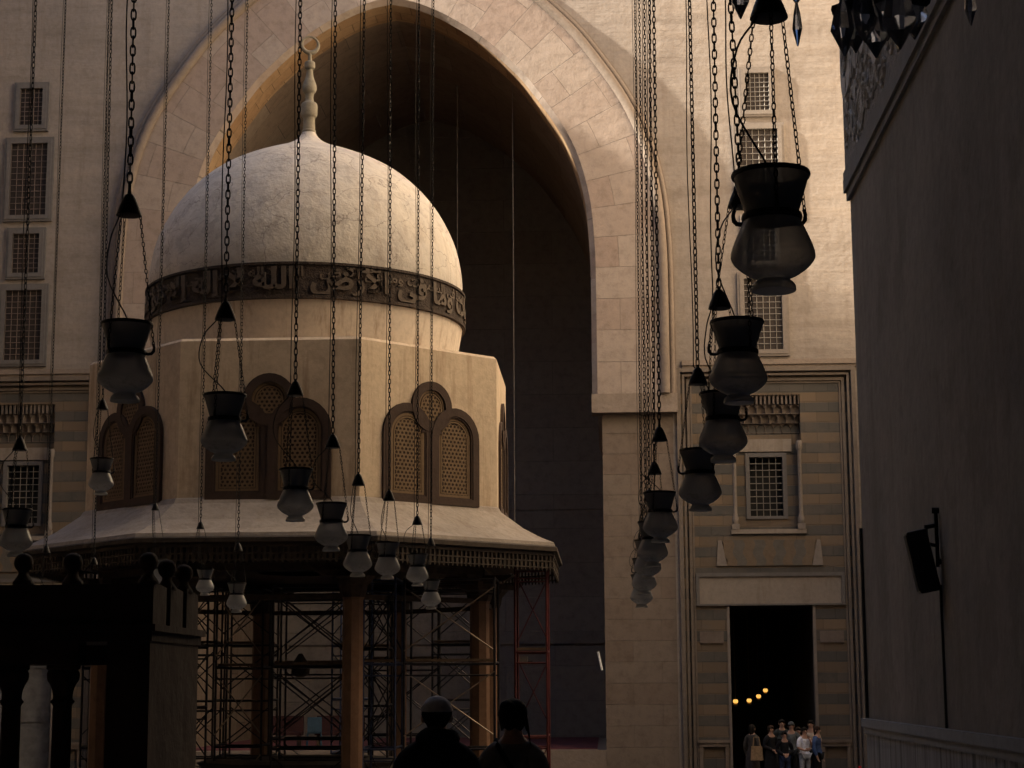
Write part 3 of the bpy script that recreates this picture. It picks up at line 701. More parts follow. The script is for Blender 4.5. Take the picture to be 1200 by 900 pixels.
for kf in range(8):
    a = (A8[kf] + A8[(kf+1) % 8 if kf < 7 else 7] + (0 if kf < 7 else PI/4))/2
    rot = a + PI/2
    if proto is None:
        fo = fr.build('lattice_window', M['brownframe'], ftn); bo = bd.build('border', M['lattice'], fo); ko = bk.build('backing', M['latback'], fo)
        for cx in (-.66, .66): lattice(ia(cx), cx-.36, cx+.36, Z0w+.31, 7.4).build('lattice', M['lattice'], fo)
        lattice(lambda x, z: x*x + ((z-7.62)/1.05)**2 < .275**2, -.315, .315, 7.3, 7.95).build('lattice', M['lattice'], fo)
        proto = fo; o = fo
    else:
        o = copy_tree(proto, ftn)
    o.location = (apo*math.cos(a)*1.0005, apo*math.sin(a)*1.0005, -GZ + 5.36*.145); o.rotation_euler = (0, 0, rot); o.scale = (.91, 1, .855)
# tambour, band, dome, finial
m = MB(); m.lathe([(3.22, 8.45), (3.25, 8.62), (3.30, 8.9), (3.36, 9.25), (3.40, 9.5)], 72, closed=False); TB(m, 'tambour', M['tambour'], None, 40)
m = MB(); m.lathe([(3.38, 9.46), (3.47, 9.47), (3.47, 9.53), (3.43, 9.54), (3.43, 10.15), (3.47, 10.16), (3.47, 10.21), (3.36, 10.22)], 96, closed=False); band = TB(m, 'inscription_band', M['bandwood'], None, 30)
DP = [(3.39, 10.2), (3.40, 10.5), (3.35, 10.9), (3.24, 11.32), (3.05, 11.75), (2.79, 12.17), (2.46, 12.55), (2.05, 12.90), (1.58, 13.17), (1.10, 13.38), (.66, 13.55), (.36, 13.70), (.21, 13.83), (.155, 13.93)]
m = MB(); m.lathe(spline(DP, 4), 80, closed=False); TB(m, 'dome', M['dome'], None, 40)
verse = shape('الله لا إله إلا هو الحي القيوم لا تأخذه سنة ولا نوم له ما في السموات وما في الأرض')
me = text_mesh(verse, 1.0, .05, .03)
xs = [p.co.x for p in me.vertices]; ys = sorted(p.co.y for p in me.vertices); y0, y1 = ys[len(ys)//200], ys[-len(ys)//200]
x0_, x1_ = min(xs), max(xs)
for p in me.vertices:
    f = (p.co.x - x0_)/(x1_-x0_); th = math.radians(-79.5) + f*2*PI*.985
    z = 9.555 + min(max((p.co.y + .20)/.98, -.0), 1.0)*.585; rr = 3.445 + p.co.z
    p.co = (rr*math.cos(th), rr*math.sin(th), z)
me.materials.append(M['letters']); o = bpy.data.objects.new('raised_script', me); COL.objects.link(o); o.parent = band
me = text_mesh(verse + ' ' + verse, 1.0, .03, .025)
xs = [p.co.x for p in me.vertices]; x0_, x1_ = min(xs), max(xs)
for p in me.vertices:
    f = (p.co.x - x0_)/(x1_-x0_); th = math.radians(-76.5) + f*2*PI*.985; z = 9.86 + min(max((p.co.y + .20)/.98, 0), 1)*.275; rr = 3.442 + p.co.z
    p.co = (rr*math.cos(th), rr*math.sin(th), z)
me.materials.append(M['letters']); o = bpy.data.objects.new('raised_script', me); COL.objects.link(o); o.parent = band
m = MB()
m.lathe(spline([(.15, 13.90), (.155, 13.98), (.135, 14.0), (.135, 14.06), (.125, 14.26), (.165, 14.31), (.185, 14.38), (.185, 14.55), (.16, 14.62), (.10, 14.66), (.095, 14.82), (.14, 14.88), (.162, 14.97), (.14, 15.08), (.095, 15.2), (.07, 15.36), (.075, 15.40), (.115, 15.43), (.12, 15.50), (.11, 15.57), (.06, 15.60), (.045, 15.62), (.045, 15.80)], 3), 20)
fin = TB(m, 'finial', M['hornstone'], None, 50)
m = MB(); R = .185; pts, rr = [], []
for k in range(40):
    a = PI/2 + 2*PI*(k+.0)/40; pts.append((.0 + R*math.cos(a), 0, 15.98 + R*math.sin(a))); rr.append(.022 + .03*(.5+.5*math.cos(a+PI/2)))
m.tube(pts, rr, 10, closed=True); cr = m.build('crescent', M['hornstone'], fin, 60); cr.rotation_euler = (0, 0, .25)

# ------------------------------------------------------------------ hanging lamps
NU = 32
def lamp_parts():
    bowl = MB(); bowl.lathe(spline([(.045, 0), (.061, .001), (.0635, .006), (.0625, .016), (.056, .026), (.047, .034), (.052, .041), (.072, .050), (.100, .070), (.117, .090), (.1210, .105), (.1165, .126), (.105, .156), (.091, .188), (.078, .216)], 3), NU)
    cup = MB(); cup.lathe([(.074, .217), (.0755, .228), (.083, .252), (.092, .282), (.101, .312), (.109, .339), (.1105, .343), (.107, .345), (.090, .283), (.081, .253), (.073, .23)], NU, closed=False)
    col = MB(); col.lathe([(.075, .206), (.085, .207), (.088, .217), (.085, .228), (.075, .229)], NU, closed=False)
    rim = MB(); rim.lathe([(.1065, .337), (.1125, .336), (.1145, .344), (.112, .351), (.106, .35)], NU, closed=False)
    return bowl, cup, col, rim
LB = lamp_parts()
def hook(a):
    h = MB(); P = []
    for r_, z in ((.080, .216), (.096, .211), (.110, .214), (.119, .224), (.121, .240), (.118, .252), (.114, .256)): P.append((r_*math.cos(a), r_*math.sin(a), z))
    h.tube(P, [.007, .007, .007, .007, .006, .006, .005], 6); return h
def link_chain(mb, p, q, pitch, hl, hw, wr, seg=10, n=5):
    p, q = Vector(p), Vector(q); d = q - p; L = d.length; d.normalize(); a = d.orthogonal().normalized(); b = d.cross(a); cnt = max(2, int(L/pitch))
    tw = random.uniform(0, PI)
    a, b = a*math.cos(tw)+b*math.sin(tw), b*math.cos(tw)-a*math.sin(tw)
    for k in range(cnt):
        c = p + d*(L*(k+.5)/cnt); s = a if k % 2 else b
        j = random.uniform(-.25, .25); s = (s + (b if k % 2 else a)*j).normalized()
        pts = []
        for t in range(seg):
            an = 2*PI*t/seg; cc, ss = math.cos(an), math.sin(an)
            pts.append(c + d*hl*(abs(cc)**.75)*(1 if cc > 0 else -1) + s*hw*(abs(ss)**.9)*(1 if ss > 0 else -1))
        mb.tube(pts, wr, n, closed=True)
protos = None
def lamp(label, lx, ly, cy_can, cx_can, xtop, Y, scale=1.0, turn=0.0, group='glass mosque lamps hung on long chains', cable=1, gap=None, ytop=0):
    """ly: picture row of the lamp's foot; only used to find where the lamp hangs in the hall"""
    global protos
    base = at(lx, ly, Y); root = thing('hanging_lamp', label, 'lamp', base, turn, group); root.scale = (scale,)*3
    if protos is None:
        protos = []
        for mb, nm, mt in zip(LB, ('glass_bowl', 'glass_cup', 'collar', 'rim'), ('glass', 'cup', 'metal', 'metal')): protos.append(mb.build(nm, M[mt], root, 40))
        for k in range(3): hook(2*PI*k/3).build('hook', M['metal'], protos[2], 50)
        mb = MB(); mb.lathe([(.052, 0), (.056, .001), (.055, .008), (.044, .04), (.028, .078), (.018, .095), (.010, .1), (.008, .115)], 18); protos.append(mb.build('canopy', M['metal'], root, 40))
        new = protos
    else:
        new = [copy_tree(o, root) for o in protos]
        for o in new: o.location = (0, 0, 0)
    can = at(cx_can, cy_can, Y)                                     # foot of the canopy
    rel = Matrix.Rotation(-turn, 3, 'Z') @ ((can - base)/scale)
    new[4].location = rel
    for k in range(3):                                              # three thin chains from the hooks up to the canopy
        a = 2*PI*k/3; mb = MB()
        link_chain(mb, (.1195*math.cos(a), .1195*math.sin(a), .246), rel + Vector((.05*math.cos(a), .05*math.sin(a), .003)), .020, .0125, .0055, .0021, 8, 4)
        mb.build('suspension_chain', M['chain'], root)
    top = at(xtop, ytop, Y); p0 = can + Vector((0, 0, .11*scale)); dr = (top - p0); 
    if dr.length < .2 or dr.z < .05: dr = Vector((0, 0, 1))
    dr.normalize(); zt = max(top.z, p0.z) + .5; pt = p0 + dr*((zt - p0.z)/dr.z)
    inv = lambda P: Matrix.Rotation(-turn, 3, 'Z') @ ((P - base)/scale)
    zc = vault_z(pt.x) if Y < YN + .2 else 25
    mb = MB(); link_chain(mb, inv(p0), inv(pt), .042/scale, .0272/scale, .011/scale, .0041/scale); pe = p0 + dr*((zc - p0.z)/dr.z)
    mb.tube([inv(pt), inv(pe)], .008/scale, 5); mb.build('main_chain', M['chain'], root)
    if cable:
        side = Vector((-.028*cable, .01, 0)); ph = random.uniform(0, 6); n = 24; P = []
        for k in range(n+1):
            t = k/n; q = p0 + (pt-p0)*t + side*(1 + .25*math.sin(ph + t*9)); P.append(inv(q))
        rv = Vector(rel); bow = .05 + .09*abs(math.sin(ph))
        K = [Vector((.02, 0, .28)), Vector((.0, .01, .37)), rv*.55 + Vector((-bow*cable, .02, .10)), rv*.8 + Vector((-bow*.9*cable, .01, .06)), rv*.97 + Vector((-.04*cable, 0, .03)), P[0]]
        sp = []
        for k in range(len(K)-1):
            a0, a1, a2, a3 = K[max(k-1, 0)], K[k], K[k+1], K[min(k+2, len(K)-1)]
            for q in range(5):
                t = q/5; sp.append(.5*((2*a1) + (a2-a0)*t + (2*a0-5*a1+4*a2-a3)*t*t + (3*a1-a0-3*a2+a3)*t**3))
        mb = MB(); mb.tube(sp + P, .0034/scale, 5); mb.build('power_cable', M['cable'], root)
    return root
# x, y of foot, canopy foot, chain top, distance
lamp('biggest lamp, nearest, under the crystal chandelier beside the dark hall wall', 907, 342, 22, 901, 905, 5.16, 1.0, .55)
lamp('lamp with broad dark cup hanging directly below the biggest lamp', 866, 473, 243, 868, 856, 7.8, 1.03, .9)
lamp('lamp in front of the muqarnas niche, its foot beside the niche window', 848, 542, 362, 843, 836, 9.05, 1.0, 0.1)
lamp('lamp whose hook curls out on its left, beside the niche colonnette', 821, 599, 451, 818, 808, 10.75, 1.04, PI+.1)
lamp('largest lamp of the tight vertical stack before the plain arch jamb', 774, 636, 517, 773, 766, 12.9, 1.02, .1)
lamp('second lamp down in the tight vertical stack before the plain arch jamb', 765, 664, 556, 767, 761, 14.7, 1.03, .5)
lamp('middle lamp of the tight vertical stack before the plain arch jamb', 759, 680, 587, 761, 755, 16.8, 1.05, .2)
lamp('last but one lamp down in the tight vertical stack before the arch jamb', 755, 697, 618, 757, 749, 19.0, 1.07, .8)
lamp('lowest and smallest lamp of the tight vertical stack before the arch jamb', 752, 712, 641, 752, 744, 21.4, 1.09, .2)
lamp('large lamp left of the fountain dome, with a bowed cable above its cup', 146, 471, 253, 151, 157, 7.8, 1.0, .1, cable=1)
lamp('lamp with a looped cable in front of the drum corner and lattice windows', 262, 540, 375, 264, 272, 9.4, 1.0, .3)
lamp('lamp in front of the shaded lattice window, its canopy under the dome band', 346, 611, 464, 346, 352, 12.0, 1.0, .3)
lamp('lamp overlapping the fountain eave just below the drum corner', 388, 646, 525, 390, 393, 13.6, 1.03, .1)
lamp('lamp just under the eave above the foremost timber column', 419, 676, 569, 420, 427, 15.6, 1.02, .2)
lamp('lamp under the eave, first to the right of the foremost timber column', 454, 679, 587, 456, 458, 17.2, 1.0, .4)
lamp('lamp under the eave above the man in the white cap', 489, 687, 615, 489, 491, 19.8, 1.0, .3)
lamp('smallest lamp at the foot of the row slanting down under the eave', 505, 714, 640, 505, 508, 22.2, 1.0, .2)
lamp('small lamp in front of the left lattice window below the largest left lamp', 118, 580, 480, 120, 131, 17.2, 1.0, .5)
lamp('lamp cut by the picture edge, in front of the barred niche window', 18, 652, 528, 23, 42, 13.6, 1.02, .2)
lamp('small pale lamp alone between the dikka corner and the scaffolding', 277, 718, 646, 279, 290, 21.6, 1.0, .4)
lamp('small lamp peeping out between two stone balls of the dikka', 186, 684, 598, 182, 198, 22.0, .85, .4)
lamp('small lamp half hidden behind the end ball of the dikka', 240, 698, 620, 235, 248, 22.3, .92, .4)
lamp('lamp mostly hidden behind the dikka beam, its chain before the striped wall', 52, 722, 648, 54, 77, 21.8, .9, .4)
lamp('lamp hidden behind the dikka parapet, chain passing the left lattice window', 107, 728, 662, 110, 128, 22.1, .9, .4)

# chandelier above the frame
ch = thing('crystal_chandelier', 'chandelier of dark cut crystal drops hanging at the top by the script band', 'chandelier', at(1003, -70, 3.0))
m = MB(); R = .19
m.tube([(R*math.cos(2*PI*k/32), R*math.sin(2*PI*k/32), 0) for k in range(32)], .012, 8, closed=True)
for k in range(3): m.tube([(R*math.cos(2*PI*k/3), R*math.sin(2*PI*k/3), 0), (0, 0, .3)], .004, 5)
m.tube([(0, 0, .3), (0, 0, 14)], .008, 6); m.build('hoop', M['metal'], ch, 40)
def drop(x, y, Y, w, h, fl):
    P = at(x, y, Y) - ch.location; mb = MB(); n = 6
    mb.lathe([(.0015, 0), (w*.5, h*.42), (w*.36, h*.72), (.0025, h)], n, (0,0,0), a0=random.uniform(0, 1))
    mb.lathe([(.003, h+.001), (.008, h+.008), (.008, h+.016), (.003, h+.024)], 8); mb.tube([(0,0,h+.02), (0,0,h+fl)], .0016, 5)
    mb.build('crystal_drop', M['crystal'], ch, None, P)
for x, y, Y, w, h in ((868, 22, 2.9, .034, .075), (935, 54, 2.95, .019, .075), (990, 66, 2.9, .046, .10), (1003, 62, 3.1, .05, .10), (1014, 50, 2.95, .05, .10), (1027, 68, 3.0, .05, .095), (1040, 48, 3.15, .055, .11), (1055, 58, 2.9, .062, .115), (1072, 46, 3.1, .05, .10), (1138, 30, 3.0, .022, .07)):
    drop(x, y, Y, w, h, .12)
m = MB(); 
for (xa, ya, xb, yb_) in ((978, 26, 1085, 12),):
    a, b = at(xa, ya-12, 3.02)-ch.location, at(xb, yb_-12, 3.02)-ch.location; m.tube([a, a.lerp(b, .5)+Vector((0,-.06,0)), b], .012, 8)
m.build('crystal_rail', M['metal'], ch, 40)

# ------------------------------------------------------------------ dikka (stone reader's platform)
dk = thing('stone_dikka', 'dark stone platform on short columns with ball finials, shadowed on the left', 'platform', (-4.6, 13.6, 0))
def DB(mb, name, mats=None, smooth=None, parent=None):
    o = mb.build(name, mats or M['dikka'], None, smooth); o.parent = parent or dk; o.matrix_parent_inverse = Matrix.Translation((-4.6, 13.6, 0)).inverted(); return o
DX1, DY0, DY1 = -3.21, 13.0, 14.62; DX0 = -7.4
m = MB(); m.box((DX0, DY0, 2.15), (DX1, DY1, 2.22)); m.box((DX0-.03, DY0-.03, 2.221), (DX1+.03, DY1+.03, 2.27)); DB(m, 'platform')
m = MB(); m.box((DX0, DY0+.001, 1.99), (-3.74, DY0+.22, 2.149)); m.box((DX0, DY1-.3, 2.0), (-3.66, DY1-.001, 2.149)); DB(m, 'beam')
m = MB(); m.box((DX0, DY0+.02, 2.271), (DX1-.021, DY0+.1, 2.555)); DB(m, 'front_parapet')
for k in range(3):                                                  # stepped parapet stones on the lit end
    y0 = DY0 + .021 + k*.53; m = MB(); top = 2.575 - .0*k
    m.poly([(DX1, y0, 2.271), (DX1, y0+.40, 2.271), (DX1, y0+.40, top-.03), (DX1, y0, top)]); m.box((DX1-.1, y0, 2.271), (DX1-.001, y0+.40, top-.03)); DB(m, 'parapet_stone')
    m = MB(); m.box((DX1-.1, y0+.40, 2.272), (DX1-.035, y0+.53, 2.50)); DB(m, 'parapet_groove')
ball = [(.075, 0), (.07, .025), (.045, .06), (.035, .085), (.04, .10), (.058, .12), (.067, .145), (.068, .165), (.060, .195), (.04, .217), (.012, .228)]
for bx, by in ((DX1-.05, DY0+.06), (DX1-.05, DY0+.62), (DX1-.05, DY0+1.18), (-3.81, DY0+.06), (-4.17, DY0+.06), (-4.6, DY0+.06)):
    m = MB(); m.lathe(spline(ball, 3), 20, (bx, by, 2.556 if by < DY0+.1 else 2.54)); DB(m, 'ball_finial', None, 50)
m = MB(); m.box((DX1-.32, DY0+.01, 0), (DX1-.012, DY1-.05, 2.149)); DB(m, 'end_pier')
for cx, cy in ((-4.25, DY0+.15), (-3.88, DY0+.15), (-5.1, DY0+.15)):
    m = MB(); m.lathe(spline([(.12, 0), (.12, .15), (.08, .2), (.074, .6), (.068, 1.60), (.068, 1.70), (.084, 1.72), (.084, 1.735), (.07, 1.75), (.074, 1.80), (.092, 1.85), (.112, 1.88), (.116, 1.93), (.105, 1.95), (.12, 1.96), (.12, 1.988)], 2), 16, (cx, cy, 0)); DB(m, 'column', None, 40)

# ------------------------------------------------------------------ scaffolding
def scaffold(label, x, y, w_, d_, lifts, lh, mat, rz=0, bm='scafdark', braces='fb', z0=GZ):
    t = thing('scaffold_tower', label, 'scaffolding', (x, y, z0), rz, 'scaffold towers round the fountain'); H = lifts*lh
    cs = [(-w_/2, -d_/2), (w_/2, -d_/2), (w_/2, d_/2), (-w_/2, d_/2)]
    for cx, cy in cs: m = MB(); m.tube([(cx, cy, 0), (cx, cy, H)], .026, 6); m.build('standard', M[mat], t, 60)
    for k in range(lifts+1):
        for q, (a, b) in enumerate(zip(cs, cs[1:] + cs[:1])):
            m = MB(); z = max(.12, k*lh - .05) + .03*(q % 2)
            m.tube([(*a, z), (*b, z)], .022, 6)
            if q % 2 == 0: m.tube([(*a, z-.22), (*b, z-.22)], .016, 6)
            m.build('ledger', M[mat], t, 60)
    for k in range(lifts):
        for side, yy in (('f', -d_/2), ('b', d_/2)):
            if side not in braces: continue
            for s in (1, -1): m = MB(); m.tube([(-s*w_/2, yy - .03*s, k*lh+.2), (s*w_/2, yy - .03*s, (k+1)*lh-.2)], .015, 5); m.build('brace', M[bm], t, 60)
    m = MB()
    for k in range(3): m.box((-w_/2+.02, -d_/2 + .1 + k*.28, H-lh+.0), (w_/2-.02, -d_/2+.34+k*.28, H-lh+.045))
    m.build('deck_board', M['plank'], t); return t
scaffold('dark red scaffold tower standing clear to the right of the fountain columns', -1.53, 39.2, .66, 1.2, 3, 1.75, 'scafred', .0, 'scafred', 'b')
scaffold('dark scaffold tower with pale crossed braces between the two rightmost columns', -3.0, 36.4, 1.75, 1.3, 3, 1.62, 'scafdark', .0, 'brace', 'f')
scaffold('dark scaffold tower just left of the foremost timber column', -5.9, 37.4, 1.5, 1.3, 3, 1.6, 'scafdark', .05)
scaffold('blue scaffold tower beside the foremost timber column, its tubes nearly touching it', -4.35, 36.3, .62, 1.3, 3, 1.62, 'scafblue', .0)
scaffold('dark scaffold tower at the centre of the porch behind the basin', -6.6, 42.2, 1.7, 1.4, 3, 1.65, 'scafdark', -.04)
scaffold('dark scaffold tower in the gap between dikka pier and shadowed column', -7.55, 38.6, .95, 1.3, 3, 1.6, 'scafdark', .03, 'brace', 'f')
scaffold('dark scaffold tower behind the porch, seen left of the rear column pair', -4.7, 43.6, 1.6, 1.4, 3, 1.7, 'scafdark', .06)
scaffold('dark scaffold tower seen through the opening under the dikka', -10.1, 38.4, 1.3, 1.3, 3, 1.6, 'scafdark', .03)

scaffold('dark scaffold tower at the back of the porch between the two left columns', -8.2, 42.6, 1.1, 1.2, 4, 1.25, 'scafdark', .02)
scaffold('narrow blue scaffold tower at the back, right of the hanging bundle', -6.1, 44.4, .7, 1.2, 4, 1.25, 'scafblue', -.03)
scaffold('dark scaffold tower far back, right of the rear column', -3.4, 42.8, 1.0, 1.2, 4, 1.25, 'scafdark', -.05)
scaffold('narrow dark scaffold tower right behind the foremost timber column', -5.0, 39.6, .8, 1.2, 4, 1.2, 'scafdark', .04)
scaffold('tall dark scaffold tower at the far left of the porch', -9.2, 41.8, .9, 1.2, 4, 1.25, 'scafdark', .0)
scaffold('small dark scaffold tower just right of the dikka pier', -8.3, 36.6, .55, 1.1, 4, 1.2, 'scafdark', .0)

# ------------------------------------------------------------------ small things
sp = thing('wall_speaker', 'black column loudspeaker tilted on a bracket on the dark hall wall', 'speaker', (XR, 17.75, 2.62))
m = MB(); m.box((-.10, -.085, 0), (.10, .085, .60)); b = m.build('cabinet', M['blackbox'], sp); b.location = (-.115, 0, .06); b.rotation_euler = (0, -.2, 0)
bv = b.modifiers.new('bevel', 'BEVEL'); bv.width = .02; bv.segments = 2
m = MB(); m.box((-.108, -.07, .03), (-.101, .07, .57)); gx = m.build('grille', M['cable'], b)
m = MB(); m.tube([(0, 0, .84), (-.07, 0, .84)], .03, 8); m.tube([(-.03, 0, .3), (-.03, 0, .86)], .02, 8); m.tube([(-.03, 0, .5), (-.17, 0, .54)], .018, 8); m.tube([(-.03, 0, .70), (-.14, 0, .68)], .022, 8); m.tube([(-.13, 0, .52), (-.13, 0, .7)], .018, 8); m.tube([(0,0,.35), (-.04,0,.35)], .03, 8); m.build('bracket', M['blackbox'], sp, 50)
m = MB(); m.tube([(XR-.02, 17.72, 2.75), (XR-.022, 17.7, 2.0), (XR-.02, 17.72, 1.405)], .014, 6); tag(m.build('wall_cable', M['cable']), 'black cable running down the hall wall below the loudspeaker', 'cable')
m = MB(); m.tube([(XR-.03, 22.9, 3.72), (XR-.03, 22.92, 1.405)], .022, 8); tag(m.build('conduit_pipe', M['cable']), 'thin dark upright conduit at the far edge of the hall wall', 'pipe')
p = at(703, 775, YF-.3); m = MB(); m.tube([(p.x-.05, p.y, p.z+.28), (p.x+.06, p.y, p.z-.26)], .035, 8); tag(m.build('tube_light', M['white'], None, 40), 'white unlit tube light leaning on the arch jamb edge', 'light')
p = at(612, 775, 40.2); fl = thing('floodlight', 'small grey floodlight clamped to the red scaffold tube', 'light', p)
m = MB(); m.box((-.16, -.06, -.08), (.12, .06, .1)); m.build('housing', M['ironpale'], fl); m = MB(); m.tube([(.1, 0, .0), (-.06, .02, -.02), (.22, .02, 0)], .014, 6); m.build('clamp', M['metal'], fl)
p = at(352, 783, 41.0); m = MB(); m.lathe([(.08, -.2), (.2, -.12), (.22, .05), (.12, .2), (.04, .32)], 10, p); tag(m.build('hanging_bundle', M['darktimber'], None, 40), 'dark bundle tied up in the scaffolding left of the foremost column', 'bundle')  # dark mass of unknown kind
# plastic chair and benches on the far platform
p = at(368, 872, YF+2.2); ch_ = thing('plastic_chair', 'blue plastic chair on the red carpet behind the scaffolding', 'chair', (p.x, p.y, -.04), PI+.2)
m = MB(); m.box((-.22, -.22, .42), (.22, .22, .46)); m.build('seat', M['bluechair'], ch_); m = MB(); m.box((-.22, .2, .461), (.22, .24, .92)); m.build('backrest', M['bluechair'], ch_)
for a in (-.2, .2):
    for b_ in (-.2, .2): m = MB(); m.tube([(a*1.1, b_*1.1, 0), (a, b_, .419)], .022, 6); m.build('leg', M['bluechair'], ch_)
for x, lb in ((326, 'dark red upholstered bench left of the blue chair'), (398, 'dark red upholstered bench behind the foremost timber column')):
    p = at(x, 872, YF+2.6); t = thing('bench', lb, 'bench', (p.x, p.y, -.04))
    m = MB(); m.box((-.75, -.25, .36), (.75, .25, .46)); m.build('seat', M['redvelvet'], t); m = MB(); m.box((-.75, .2, .461), (.75, .28, .95)); m.build('backrest', M['redvelvet'], t)
    for a in (-.65, .65): m = MB(); m.box((a-.04, -.2, 0), (a+.04, .2, .359)); m.build('leg', M['darktimber'], t)
p = at(1008, 904, 50); m = MB(); m.lathe([(.10, -.75), (.12, -.7), (.12, -.1), (.10, .05), (.04, .08), (.04, .14)], 14, p); tag(m.build('fire_extinguisher', plain('red enamel', (.42, .02, .025), .4), None, 40), 'small red fire extinguisher standing below the far wall corner', 'extinguisher')
# glowing lamps inside the passage
for q, (x, y, Y, lb) in enumerate(((862, 824, 57.5, 'glowing lamp nearest the left jamb in the dark passage'), (878, 823, 59, 'glowing lamp second from the left jamb in the dark passage'), (889, 818, 60.4, 'glowing lamp third from the left jamb in the dark passage'), (897, 811, 61.6, 'highest glowing lamp at the end of the passage row'))):
    P = at(x, y, Y); t = thing('passage_lamp', lb, 'lamp', P, 0, 'lit lamps in the door passage'); t.scale = (.8, .8, .8)
    m = MB(); m.lathe([(.05, .0), (.085, .02), (.1, .08), (.07, .14)], 14); m.build('glass_shade', M['lampglow'], t, 40)
    m = MB(); m.lathe([(.02, -.14), (.08, -.1), (.095, -.04), (.06, -.005)], 14); m.tube([(0,0,.14), (0,0,(4.10-P.z)/.8)], .006, 5); m.build('holder', M['brass'], t, 40)
# thin lamp wires in the far iwan
for x, yb_, Y in ((457, 150, 58.0), (536, 300, 60.0), (603, 560, 57.5)):
    P = at(x, yb_, Y); m = MB(); dx = abs(P.x - X0); zt = 22.6 - .35*dx
    m.tube([(P.x, Y, 5.6), (P.x, Y, zt)], .014, 5); tag(m.build('lamp_wire', M['ironpale']), {457: 'pale wire hanging in the dark arch beside the dome finial', 536: 'pale wire hanging in the dark arch above the dome shoulder', 603: 'pale wire hanging in the dark arch right of the drum'}[x], 'wire')

# ------------------------------------------------------------------ people
def skin_obj(name, verts, edges, radii, mat, parent, sub=2, root=0):
    me = bpy.data.meshes.new(name); me.from_pydata(verts, edges, []); o = bpy.data.objects.new(name, me); COL.objects.link(o)
    sm = o.modifiers.new('skin', 'SKIN'); sm.use_smooth_shade = True
    for i, r_ in enumerate(radii):
        sv = me.skin_vertices[0].data[i]; sv.radius = r_ if isinstance(r_, tuple) else (r_, r_); sv.use_root = (i == root)
    ss = o.modifiers.new('sub', 'SUBSURF'); ss.levels = sub; ss.render_levels = sub
    bpy.context.view_layer.update()
    nm = bpy.data.meshes.new_from_object(o.evaluated_get(bpy.context.evaluated_depsgraph_get())); bpy.data.objects.remove(o)
    nm.materials.clear(); nm.materials.append(mat); nm.polygons.foreach_set('use_smooth', [True]*len(nm.polygons))
    q = bpy.data.objects.new(name, nm); COL.objects.link(q); q.parent = parent; return q
CL = {}
def cloth(c):
    if c not in CL: CL[c] = plain('cloth', c, .9, 0, .3, 14, .004, .1)
    return CL[c]
SKIN = plain('skin', (.36, .21, .15), .55, 0, .1, 20, .0005)
